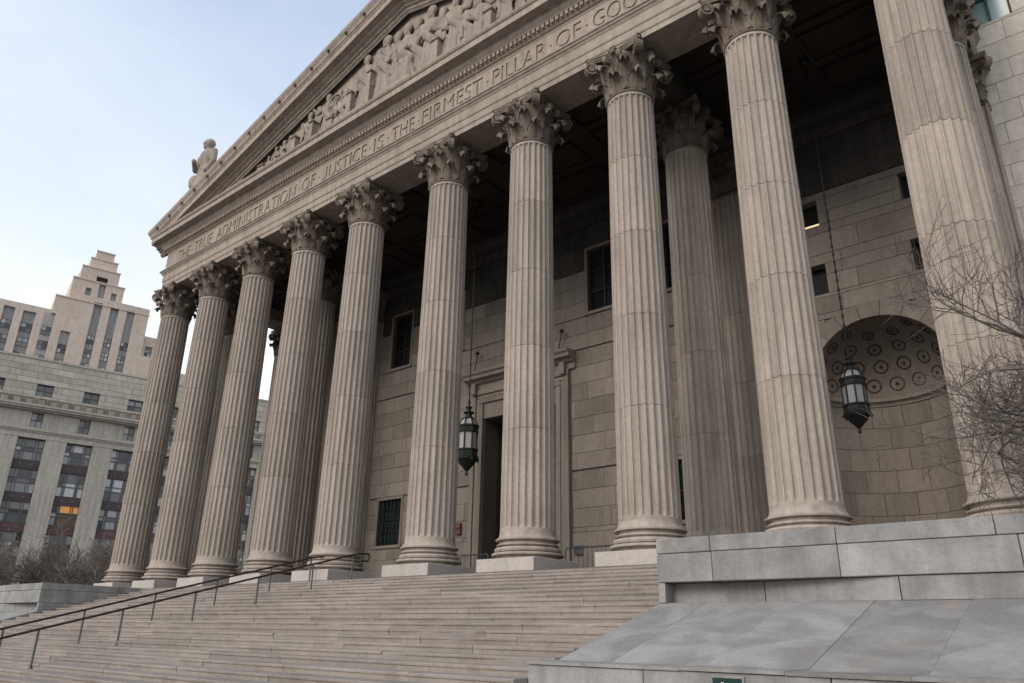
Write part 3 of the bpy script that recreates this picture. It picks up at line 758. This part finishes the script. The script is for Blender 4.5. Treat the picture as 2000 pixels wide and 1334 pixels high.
# doorway
dr = thing('main_doorway', 'tall central doorway with moulded stone surround and hood behind the seventh column', 'doorway', (MID, YW, 0))
def frame3(name, xa, xb, zt, w, y0, y1, mat):
    for q in ((xa, xa+w, 0, zt-w), (xb-w, xb, 0, zt-w), (xa, xb, zt-w, zt)):
        mb = MB(); mb.box(q[0]+.002, q[1]-.002, y0, y1, q[2]+.002, q[3]-.002, bev=.02); part(name, mb, mat, dr)
frame3('outer_frame', 12.53, 16.89, 7.1, .20, YW-.16, YW+.06, 'wall')
frame3('middle_frame', 12.735, 16.685, 6.895, .14, YW-.10, YW+.06, 'wall')
frame3('inner_frame', 12.88, 16.54, 6.75, .18, YW-.13, YW+.06, 'wall')
mb = MB(); mb.box(13.061, 16.359, YW-.05, YW+.06, 6.0, 6.568, bev=.01); part('lintel', mb, 'wall', dr)
mb = MB(); mb.prism([(YW+.05, 7.103), (YW-.10, 7.103), (YW-.10, 7.30), (YW-.2, 7.34), (YW-.26, 7.42), (YW-.42, 7.46), (YW-.44, 7.56), (YW-.52, 7.62), (YW-.54, 7.70), (YW+.05, 7.74)], 12.3, 17.12); part('hood', mb, 'wall', dr)
for x in (12.6, 16.62):
    mb = MB(); mb.box(x, x+.2, YW-.3, YW-.101, 6.9, 7.33, bev=.03); part('console', mb, 'wall', dr)
mb = MB(); mb.box(13.06, 16.36, YW+.95, YW+1.0, 0, 6.0); lf = part('door_leaf', mb, 'doorwood', dr)
for i in range(4):
    for z in (.2, 1.7, 3.2, 4.6):
        mb = MB(); mb.box(13.16+i*.8, 13.86+i*.8-.02, YW+.92, YW+.949, z, z+1.2, bev=.02); part('panel', mb, 'doorwood', lf)
mb = MB()
mb.box(12.97, 13.059, YW+.05, YW+1.0, 0, 6.0); mb.box(16.361, 16.45, YW+.05, YW+1.0, 0, 6.0); mb.box(12.97, 16.45, YW+.05, YW+1.0, 6.001, 6.09)
part('reveal', mb, 'dark_stone', dr)
# niche wall
nw = thing('niche_wall', 'stone wall at right with a half-domed niche between the nearest columns', 'wall', (NC, YW, 0))
NH = []
for k in range(18):
    z0, z1 = (0, NZ) if k == 0 else (NZ+NR*(k-1)/17, NZ+NR*k/17)
    zz = max(z0-NZ, 0); w = math.sqrt(max(0, NR*NR-zz*zz)); NH.append((NC-w, NC+w, z0, z1))
mb = MB()
for c in cells(23.6, 29.5, 0, 13.15, SQ+NH): mb.box(c[0], c[1], YW+.05, YW+.6, c[2], c[3])
part('wall_core', mb, 'wall', nw)
AR = NR+.42
def arch_hole():                                       # one cut per course; the ring of voussoirs covers the stepped ends
    o = []; h = (10.62-4.86)/9
    for k in range(4):
        z0, z1 = k*h, (k+1)*h
        if z0 >= AR: break
        w = max(math.sqrt(max(0, AR*AR-z1*z1)), math.sqrt(max(0, NR*NR-z0*z0))+.01); o.append((NC-w, NC+w, NZ+z0, NZ+min(z1, AR-.03)))
    return o
stones(nw, 23.62, 28.9, 1.28, 4.86, [(NC-NR-.005, NC+NR+.005, 0, 5)], 'wall')
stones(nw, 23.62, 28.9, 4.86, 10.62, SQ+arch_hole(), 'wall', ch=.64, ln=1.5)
mb = MB(); mb.box(23.62, NC-NR-.005, YW-.05, YW+.05, 0, 1.27, bev=.01); mb.box(NC+NR+.005, 28.9, YW-.05, YW+.05, 0, 1.27, bev=.01); part('dado_stone', mb, 'wall', nw)
mb = MB(); mb.box(23.6, 29.3, YW-.03, YW+.05, 10.63, 12.28, bev=.01); part('plain_band', mb, 'dark_stone', nw)
NV = 11
for k in range(NV):                                     # voussoirs
    a0, a1 = PI*k/NV+.004, PI*(k+1)/NV-.004; mb = MB(); rows = []
    for j in range(5):
        a = a0+(a1-a0)*j/4; c_, s_ = math.cos(a), math.sin(a)
        rows.append([(NC+NR*c_, YW-.03, NZ+NR*s_), (NC+AR*c_, YW-.03, NZ+AR*s_), (NC+AR*c_, YW+.05, NZ+AR*s_), (NC+NR*c_, YW+.05, NZ+NR*s_)])
    mb.grid(rows, True, False); mb.face(rows[0]); mb.face(rows[-1][::-1]); part('voussoir', mb, 'wall', nw)
def nic(a, r, z): return (NC-r*math.cos(a), YW+.05+r*math.sin(a), z)
mb = MB(); mb.grid([[nic(PI*k/24, NR+.02, z) for k in range(25)] for z in (0, NZ)], False, True); part('niche_back', mb, 'wallcore', nw)
nk = 7
for i in range(8):                                      # curved ashlar of the niche
    z0, z1 = i*.575, (i+1)*.575
    off = .5 if i % 2 else 0
    for k in range(nk+1):
        a0, a1 = max(0, PI*(k-off)/nk), min(PI, PI*(k+1-off)/nk)
        if a1-a0 < .02: continue
        mb = MB(); q = 6; r0 = NR+.015; r1 = NR-.02+rw.uniform(-.004, .004)
        A = [a0+.004+(a1-a0-.008)*j/(q-1) for j in range(q)]
        mb.grid([[nic(a, r1, z0+.006) for a in A], [nic(a, r1, z1-.006) for a in A]], False, True)
        mb.grid([[nic(a, r1, z1-.006) for a in A], [nic(a, r0, z1-.006) for a in A]], False, False)
        mb.grid([[nic(a, r0, z0+.006) for a in A], [nic(a, r1, z0+.006) for a in A]], False, False)
        for a in (A[0], A[-1]): mb.face([nic(a, r0, z0+.006), nic(a, r1, z0+.006), nic(a, r1, z1-.006), nic(a, r0, z1-.006)])
        part('niche_stone', mb, 'wall', nw)
mb = MB(); mb.grid([[nic(PI*k/24, r, z) for k in range(25)] for r, z in ((NR, 4.60), (NR-.05, 4.61), (NR-.06, 4.66), (NR-.10, 4.70), (NR-.16, 4.72), (NR-.17, 4.80), (NR-.12, 4.83), (NR, 4.86))], False, False); part('niche_cornice', mb, 'wall', nw)
mb = MB(); rows = []
for j in range(13):
    e = PI/2*j/12; rows.append([(NC-NR*math.cos(e)*math.cos(PI*k/24), YW+.05+NR*math.cos(e)*math.sin(PI*k/24), NZ+NR*math.sin(e)) for k in range(25)])
mb.grid(rows, False, True); part('half_dome', mb, 'wall', nw)
for e, cnt in ((.20, 9), (.50, 8), (.80, 6), (1.08, 4)):
    for k in range(cnt):
        a = PI*(k+.5)/cnt; c = Vector((-math.cos(e)*math.cos(a), math.cos(e)*math.sin(a), math.sin(e)))
        ctr = Vector((NC, YW+.05, NZ)) + c*(NR-.005); t1 = c.cross(Vector((0, 0, 1))).normalized(); t2 = c.cross(t1); R_ = .18*math.cos(e)**.4
        rows = []
        for q in range(17):
            b = 2*PI*q/16; dvec = t1*math.cos(b)+t2*math.sin(b)
            rows.append([ctr+dvec*(R_+.022*math.cos(g))-c*(.026*math.sin(g)+.004) for g in [2*PI*w/6 for w in range(6)]])
        mb = MB(); mb.grid(rows, True, True)
        mb.ball(tuple(ctr-c*.012), .042, 8, 5); part('rosette', mb, 'dark_stone', nw)
for i, w in enumerate(SQ): window(nw, w, 0, nx=1, nzz=1, recess=.3)
mb = MB(); mb.tube([(24.6, YW+.12, 9.68), (25.48, YW+.12, 9.68)], .03, 8, True); part('tube_lamp', mb, 'tube_lamp', nw)
# wing wall, right of the portico
ww = thing('wing_wall', 'sunlit pale ashlar wall of the building right of the portico', 'wall', (31.5, YW, 0))
WW = (30.02, 30.95, 13.95, 16.4)
mb = MB()
for c in cells(29.5, 33.5, 0, 20, [WW]): mb.box(c[0], c[1], YW+.05, YW+.9, c[2], c[3])
mb.box(33.3, 33.5, YW+.9, 16, 0, 20)
part('wall_core', mb, 'wallcore', ww)
stones(ww, 29.52, 33.48, 1.28, 19.2, [(WW[0]-.02, WW[1]+.02, WW[2]-.03, WW[3]+.02)], 'wing', ch=.60, ln=1.25)
mb = MB(); mb.box(29.52, 33.48, YW-.06, YW+.05, 0, 1.27, bev=.01); part('dado_stone', mb, 'wing', ww)
window(ww, WW, 0, glass='pane_wing', nx=2, nzz=3, recess=.12, fm='tealframe')
mb = MB(); mb.box(-.6, 23.6, YW+1.2, YW+12, 0, 15.2); mb.box(23.6, 29.5, YW+2.2, YW+12, 0, 15.2)
tag(link('courthouse_body', mb.mesh('courthouse_body', 'lime')), 'plain stone body of the courthouse behind the portico', 'building', kind='thing')

# ------------------------------------------------------------------ small fittings on the wall
fa = thing('alarm_box', 'small red alarm box on the back wall left of the doorway', 'alarm box', (12.02, YW-.05, 2.17))
mb = MB(); mb.box(11.9, 12.14, YW-.10, YW-.005, 1.97, 2.38, bev=.02); part('case', mb, 'redbox', fa)
mb = MB(); mb.lathe([(.001, YW-.15), (.07, YW-.14), (.09, YW-.11)], 14); mb.v = [(12.02+x, z, 2.22+y) for x, y, z in mb.v]; part('bell', mb, 'redbox', fa)
vb = thing('vent_box', 'small grey metal box low on the wall right of the doorway', 'box', (17.2, YW-.07, 1.18))
mb = MB(); mb.box(17.05, 17.34, YW-.16, YW-.061, 1.04, 1.32, bev=.015); part('case', mb, 'greybox', vb)
for k in range(4):
    mb = MB(); mb.box(17.08, 17.31, YW-.175, YW-.159, 1.075+k*.06, 1.105+k*.06); part('louvre', mb, 'iron', vb)
for x, z, lb in ((12.79, 8.0, 'small dark camera on a stalk above the left end of the door hood'), (16.69, 7.95, 'small dark camera on a stalk above the right end of the door hood')):
    cr_ = thing('security_camera', lb, 'camera', (x, YW-.2, z), 'cameras above the doorway')
    mb = MB(); mb.tube([(x-.25, YW-.1, z-.22), (x-.12, YW-.15, z+.2), (x, YW-.2, z+.47)], .018, 6, True); part('stalk', mb, 'iron', cr_)
    mb = MB(); mb.ball((x, YW-.22, z+.53), .08, 10, 7, (1, 1, .9)); part('camera_head', mb, 'iron', cr_)
for x0, x1, lb in ((13.1, 14.3, 'low metal barrier standing in front of the doorway'), (17.35, 19.4, 'low metal railing along the wall right of the doorway')):
    b_r = thing('metal_barrier', lb, 'barrier', ((x0+x1)/2, YW-1.1, 0)); y = YW-1.0
    mb = MB(); mb.tube([(x0, y, 0), (x0, y, 1.08), (x0+.05, y, 1.13), (x1-.05, y, 1.13), (x1, y, 1.08), (x1, y, 0)], .022, 7); part('frame', mb, 'rail_post', b_r)
    n = int((x1-x0)/.15)
    for k in range(1, n):
        mb = MB(); x = x0+(x1-x0)*k/n; mb.tube([(x, y, .15), (x, y, 1.11)], .009, 5); part('bar', mb, 'rail_post', b_r)
    mb = MB(); mb.tube([(x0, y, .15), (x1, y, .15)], .014, 6); part('lower_rail', mb, 'rail_post', b_r)

# ------------------------------------------------------------------ hanging lanterns
def lantern(x, y, ztip, sc, ztop, label):
    root = thing('hanging_lantern', label, 'lantern', (x, y, ztip), 'iron lanterns hanging in the portico')
    def P(mb): mb.v = [(x+a*sc, y+b*sc, ztip+c*sc) for a, b, c in mb.v]; return mb
    A = PI/8
    def sub(name, fn, mat, par=root): mb = MB(); fn(mb); return part(name, P(mb), mat, par)
    sub('bottom_finial', lambda m: m.lathe([(.002, 0), (.035, .02), (.05, .05), (.03, .09), (.025, .13), (.07, .17), (.11, .22), (.15, .27), (.22, .33), (.25, .40), (.30, .44), (.33, .47), (.33, .50), (.28, .51)], 16, smooth=True), 'iron')
    sub('lower_band', lambda m: (m.lathe([(.30, .50), (.335, .52), (.335, .56), (.31, .58), (.31, .70), (.335, .72), (.335, .76), (.29, .77)], 8, smooth=False, a0=A), [m.ball((.34*math.cos(k*PI/4+A), .34*math.sin(k*PI/4+A), .46), .03, 6, 5, (1, 1, 1.8)) for k in range(8)]), 'iron')
    g = sub('glass_body', lambda m: m.lathe([(.275, .76), (.275, 1.26)], 8, smooth=False, a0=A), 'lantern_glass')
    for k in range(8):
        a = k*PI/4+A; sub('rib', lambda m: m.tube([(.285*math.cos(a), .285*math.sin(a), .75), (.285*math.cos(a), .285*math.sin(a), 1.27)], .022, 6), 'iron', g)
    sub('upper_band', lambda m: m.lathe([(.285, 1.25), (.33, 1.26), (.33, 1.30), (.31, 1.32), (.31, 1.40), (.34, 1.42), (.34, 1.47), (.27, 1.49)], 8, smooth=False, a0=A), 'iron')
    d_ = sub('dome', lambda m: m.lathe([(.27, 1.48), (.255, 1.55), (.21, 1.63), (.13, 1.69)], 8, smooth=False, a0=A), 'lantern_glass')
    for k in range(8):
        a = k*PI/4+A; sub('dome_rib', lambda m: m.tube([(r*math.cos(a), r*math.sin(a), z) for r, z in ((.28, 1.48), (.265, 1.55), (.22, 1.64), (.135, 1.70))], .02, 6), 'iron', d_)
    sub('crown', lambda m: m.lathe([(.15, 1.68), (.17, 1.71), (.10, 1.75), (.10, 1.84), (.16, 1.86), (.16, 1.89), (.07, 1.91), (.06, 2.0), (.10, 2.02), (.10, 2.05), (.035, 2.08), (.03, 2.16), (.05, 2.2), (.03, 2.24), (.012, 2.3)], 14), 'iron')
    mb = MB(); mb.tube([(x, y, ztip+2.28*sc), (x, y, ztop)], .013, 6); ch = part('chain', mb, 'iron', root)
    mb = MB(); z = ztip+2.3*sc; k = 0
    while z < ztop-.2:
        mb.tube([(x+(.024*math.cos(t*PI/4) if k % 2 else 0), y+(0 if k % 2 else .024*math.cos(t*PI/4)), z+.07*math.sin(t*PI/4)) for t in range(9)], .007, 4); z += .115; k += 1
    tag(part('chain_links', mb, 'iron', ch), kind='stuff')
    mb = MB(); mb.lathe([(.02, ztop-.18), (.10, ztop-.14), (.13, ztop-.05), (.13, ztop)], 14, (x, y)); part('ceiling_rose', mb, 'iron', root)
    return root
lantern(14.82, 3.15, 3.30, 1.08, 13.14, 'dark iron lantern hanging by the doorway, larger and farther left')
lantern(26.42, 3.35, 2.95, .86, 13.14, 'dark iron lantern hanging in front of the domed niche')

# ------------------------------------------------------------------ sign on the granite block
sg = thing('green_sign', 'small dark green plaque on the front of the granite block', 'sign', (27.81, -7.12, -1.8450))
mb = MB(); mb.box(27.655, 27.965, -7.125, -7.1035, -1.9250, -1.5900, bev=.006); part('surround', mb, 'granite', sg)
mb = MB(); mb.box(27.675, 27.945, -7.137, -7.1255, -1.9050, -1.6100); pl = part('plate', mb, 'signgreen', sg)
mb = MB(); mb.box(27.757, 27.783, -7.140, -7.1372, -1.7450, -1.6450); mb.box(27.783, 27.797, -7.140, -7.1372, -1.6770, -1.6630); mb.box(27.783, 27.84, -7.140, -7.1372, -1.7550, -1.7350)
rows = [[(27.80+r*math.cos(k*PI/10-2.6), -7.1395, -1.7950+r*math.sin(k*PI/10-2.6)) for r in (.05, .062)] for k in range(15)]; mb.grid(rows, False, False)
part('pictogram', mb, 'signwhite', sg)

# ------------------------------------------------------------------ bare trees
def bare_tree(name, label, base, seed, limbs, mat, tw=.006, depth=5, group=None, cat='tree', nper=(3, 5), trunk=None, jit=.17):
    rr = random.Random(seed); root = thing(name, label, cat, base, group); bx = Vector(base)
    tb = MB(); br = MB(); twm = MB()
    def grow(p, d, L_, r, lv):
        n = 5 if lv < 3 else 3; pts = [p.copy()]; rad = [r]; q = p.copy(); dd = d.copy()
        for k in range(n):
            dd = (dd + Vector((rr.gauss(0, jit), rr.gauss(0, jit), rr.gauss(.03, jit*.9)))).normalized(); q = q + dd*(L_/n); pts.append(q.copy()); rad.append(r*(1-.62*(k+1)/n))
        (br if lv < 3 else twm).tube(pts, [max(x, tw*.55) for x in rad], 6 if lv < 2 else (4 if lv < 4 else 3))
        if lv >= depth: return
        cnt = rr.randint(*nper) + (2 if lv >= 2 else 0)
        for c in range(cnt):
            t = rr.uniform(.25, 1.0); i = min(n-1, int(t*n)); o = pts[i].lerp(pts[i+1], t*n-i)
            side = Vector((rr.gauss(0, 1), rr.gauss(0, 1), rr.gauss(.25, .8))).normalized()
            nd = (dd*.75+side*.75).normalized()
            grow(o, nd, L_*rr.uniform(.48, .72), max(rad[i]*.62, tw*.7), lv+1)
    tp = [bx + Vector(v) for v in trunk[0]]; tb.tube(tp, trunk[1], 9)
    part('trunk', tb, mat, root)
    for (o, d, L_, r) in limbs: grow(bx+Vector(o), Vector(d).normalized(), L_, r, 1)
    part('limbs', br, mat, root); tag(part('twigs', twm, mat, root), kind='stuff')
    return root
bare_tree('bare_tree', 'bare leafless tree with tangled twigs in front of the nearest column', (31.35, -2.35, 0), 12,
    [((0, 0, 1.15), (-.8, -.15, .36), 2.1, .062), ((0, 0, 1.25), (-.6, -.45, .55), 2.0, .06), ((0, 0, 1.3), (-.35, .2, .9), 1.95, .055), ((0, 0, 1.3), (-.55, -.1, .95), 2.1, .05), ((0, 0, 1.2), (-.85, .1, .12), 2.0, .052), ((0, 0, 1.35), (.6, .1, .8), 1.6, .05), ((0, 0, 1.3), (-.6, .1, .66), 1.9, .06), ((0, 0, 1.2), (-.75, -.45, .18), 1.8, .052), ((0, 0, 1.1), (-.85, -.2, -.04), 1.7, .045), ((0, 0, 1.2), (-.8, .3, .45), 2.0, .05)],
    'bark', .007, 4, nper=(4, 5), trunk=([(0, 0, -.05), (.02, 0, .6), (0, 0, 1.35)], [.13, .10, .07]), jit=.24)
rl = random.Random(17)
for i, (px, py, hgt) in enumerate(((-29.5, 3.2, 6.0), (-26.8, 5.4, 6.6), (-24.2, 6.8, 6.3), (-21.9, 8.3, 6.2), (-19.3, 9.0, 6.0), (-27.5, 1.5, 5.2), (-17.0, 12.0, 6.4))):
    lm = []
    for k in range(7):
        a = rl.uniform(0, 2*PI); lm.append(((0, 0, hgt*rl.uniform(.22, .38)), (math.cos(a), math.sin(a), rl.uniform(.5, 1.3)), hgt*rl.uniform(.42, .58), .07))
    where = ['leftmost of the bare trees', 'second of the bare trees from the left edge', 'bare tree with a leaning trunk', 'bare tree left of the corner column', 'bare tree just beside the corner column', 'lowest and nearest of the bare trees', 'bare tree partly hidden by the corner column'][i]
    bare_tree('street_tree', where + ' beyond the far granite block', (px, py, GZ), 40+i, lm, 'bark_far', .022, 4, 'bare trees beyond the stairs', nper=(4, 6), trunk=([(0, 0, -.05), (.1, 0, hgt*.2), (0, .05, hgt*.4)], [.16, .12, .09]))

# ------------------------------------------------------------------ city buildings
AN = math.radians(13.9); U = Vector((math.sin(AN), math.cos(AN), 0)); NN = Vector((math.cos(AN), -math.sin(AN), 0))
def facade_T(P0): return lambda s, d, z: (P0[0]+U.x*s-NN.x*d, P0[1]+U.y*s-NN.y*d, z)    # d grows into the building
# office block with tall recessed window strips
P0 = (-56.05, 17.72); T = facade_T(P0)
ob = thing('office_block', 'pale limestone office block with tall dark window strips beyond the stairs', 'building', (*T(6, 5, GZ)[:2], GZ))
cs = [-9.02+4.47*k for k in range(-1, 8)]
strips = [(c-1.25, c+1.25, GZ+1, 17.0) for c in cs]; fzw = [(c-.53+.0, c+.55, 18.15, 19.7) for c in cs]; atw = [(c-.80+.1, c+.85, 21.5, 22.8) for c in cs]
S0, S1 = -18, 31
mb = MB()
for c in cells(S0, S1, GZ, 25.5, strips+fzw+atw): mb.box(c[0], c[1], 0, .8, c[2], c[3], T)
part('wall', mb, 'lime_pier', ob)
mb = MB(); mb.box(S0, S1, .9, 18, GZ, 25.4, T); part('mass', mb, 'dark', ob)
mb = MB(); mb.box(S0-.1, S1+.1, -.12, 18.1, 25.4, 25.62, T); mb.box(S0, S1, -.05, 0, 17.05, 17.18, T); part('parapet', mb, 'lime', ob)
for name, z0, z1, o in (('string_course', 17.78, 17.98, .22), ('string_course', 17.6, 17.78, .1), ('cornice', 19.98, 20.2, .75), ('cornice', 19.82, 19.98, .45), ('cornice', 20.2, 20.42, .9), ('string_course', 21.22, 21.34, .15)):
    mb = MB(); mb.box(S0-.1, S1, -o, 0, z0, z1, T); part(name, mb, 'lime_pier', ob)
k = S0+.3
while k < S1:                                            # carved cresting above the cornice
    mb = MB(); mb.box(k, k+.55, -.8, -.55, 20.42, 20.85+.25*rl.random(), T, bev=.06); part('crest_ornament', mb, 'capital', ob); k += 1.12
ro = random.Random(2)
for a, b, c, d in courses(-11.5, 22, 21.35, 25.38, .66, 2.3, atw, .02, ro):
    mb = MB(); mb.box(a, b, -.045, 0, c, d, T, bev=.01); part('ashlar', mb, 'lime', ob)
def far_window(root, s0, s1, z0, z1, dd, xs, zs_, frame='frame', glass='pane', amber=False):
    mb = MB()
    e = .05
    for x in xs: p = s0+(s1-s0)*x; mb.box(max(s0, p-e), min(s1, p+e), dd-.08, dd, z0, z1, T)
    for q in zs_: p = z0+(z1-z0)*q; mb.box(s0+e, s1-e, dd-.07, dd-.005, max(z0, p-e), min(z1, p+e), T)
    w = part('window', mb, frame, root)
    for i in range(len(xs)-1):
        for j in range(len(zs_)-1):
            mb = MB(); mb.box(s0+(s1-s0)*xs[i]+e*.9, s0+(s1-s0)*xs[i+1]-e*.9, dd, dd+.04, z0+(z1-z0)*zs_[j]+e*.9, z0+(z1-z0)*zs_[j+1]-e*.9, T)
            part('pane', mb, 'amber_pane' if amber and i > 1 and j > 1 else ('amber_dim' if amber and i > 1 else glass), w)
FL = [(14.8, 16.95), (11.45, 13.85), (8.5, 10.55), (5.2, 7.55), (1.9, 4.3)]
for ci, c in enumerate(cs):
    if c > 22 or c < -11.5: continue
    for fi, (a, b) in enumerate(FL):
        far_window(ob, c-1.25, c+1.25, a, b, .5, (0, .22, .30, .70, .78, 1), (0, .42, .62, 1), amber=(ci == 3 and fi == 2))
        mb = MB(); mb.box(c-1.25, c+1.25, .35, .5, a-.92, a-.02, T); sp_ = part('spandrel', mb, 'spandrel' if fi < 2 else 'spandrel_red', ob)
        for q in (-.5, .5):
            mb = MB(); mb.box(c+q-.13, c+q+.13, .29, .35, a-.6, a-.34, T, bev=.03); part('boss', mb, 'frame', sp_)
    far_window(ob, c-.53, c+.55, 18.15, 19.7, .4, (0, .5, 1), (0, .5, 1))
    far_window(ob, c-.7, c+.85, 21.5, 22.8, .4, (0, .5, 1), (0, .5, 1))
# stepped tower
T = facade_T((-120.97, 40.62))
tw_ = thing('stepped_tower', 'beige stepped tower rising behind the office block', 'building', (*T(0, 10, GZ)[:2], GZ))
strp = [(-19.9, -18.2, 44, 54.6), (-16.8, -15.0, 44, 54.6), (-13.65, -11.6, 44, 54.4), (-10.3, -8.5, 44, 54.9), (-7.0, -5.4, 44, 51.8), (-2.5, -1.0, 40, 59.0), (.5, 2.0, 40, 58.8), (3.5, 5.0, 40, 58.9), (8.3, 9.6, 42, 52.5), (11.3, 12.6, 42, 50)]
up_ = [(-4.5, -3.5, 58.9, 61.9), (-2.3, -1.1, 58.9, 63.2), (.1, 1.1, 58.9, 61.9)]
def mass(name, s0, s1, d0, d1, z0, z1, holes, mat='tower'):
    mb = MB()
    for c in cells(s0, s1, z0, z1, holes): mb.box(c[0], c[1], d0, d0+.7, c[2], c[3], T)
    mb.box(s0, s1, d0+.7, d1, z0, z1, T); return part(name, mb, mat, tw_)
mass('left_wing', -40, -9.2, .6, 22, GZ, 55.7, strp)
mass('tower_front', -9.2, 7.6, 0, 24, GZ, 58.7, strp)
mass('tier', -4.6, 7.6, .01, 20, 58.7, 60.0, [h for h in strp if h[3] > 58.7] + [])
mass('tier', -9.0, -4.6, .4, 20, 58.7, 59.0, [])
mass('tier', -7.0, 2.3, .8, 17, 60.0, 63.6, [h for h in up_])
mass('tier', -7.0, -4.6, .8, 17, 59.0, 60.0, [])
mass('tier', -5.9, 1.0, 1.3, 14, 63.6, 66.7, [(-3.04, -.95, 63.61, 65.0)])
mass('tier', -4.7, .27, 1.9, 12, 66.7, 69.0, [])
mass('tier', -3.9, -.6, 2.5, 10, 69.0, 71.0, [])
mass('right_wing', 7.6, 14.3, 1.2, 22, GZ, 54.6, strp)
mass('right_wing', 14.3, 21.0, 2.0, 22, GZ, 48.5, [])
mb = MB(); mb.box(-3.04, -.95, 1.9, 2.0, 63.61, 65.0, T); part('belfry_opening', mb, 'dark', tw_)
for (a, b, c, d) in [(-9.3, 7.7, 58.55, 58.75), (-7.1, 2.4, 63.4, 63.65), (-6.0, 1.1, 66.5, 66.75), (-4.8, .37, 68.8, 69.05), (-4.0, -.5, 70.85, 71.1)]:
    mb = MB(); d0 = {58.55: -.15, 63.4: .65, 66.5: 1.15, 68.8: 1.75, 70.85: 2.35}[c]; mb.box(a, b, d0, d0+.3, c, d, T); part('coping', mb, 'tower', tw_)
for (a, b, c, d) in strp + up_:
    off = .6 if b < -9 else (.0 if a < 7 else 1.2)
    if (a, b, c, d) in up_: off = .8
    mb = MB(); mb.box(a, b, off+.55, off+.68, c, d, T); sp_ = part('recessed_panel', mb, 'tower_grey', tw_)
    if (a, b, c, d) in up_: continue
    z = 44.6
    while z < min(d-2.0, 53.0):
        far_window(tw_, a+.12, b-.12, z, z+1.7, off+.5, (0, .5, 1), (0, .5, 1)); z += 2.9

# ------------------------------------------------------------------ true size: scale every root about the origin
for o in bpy.data.objects:
    if o.parent is None and o.type in ('MESH', 'EMPTY'):
        o.location = o.location*K; o.scale = (K, K, K)
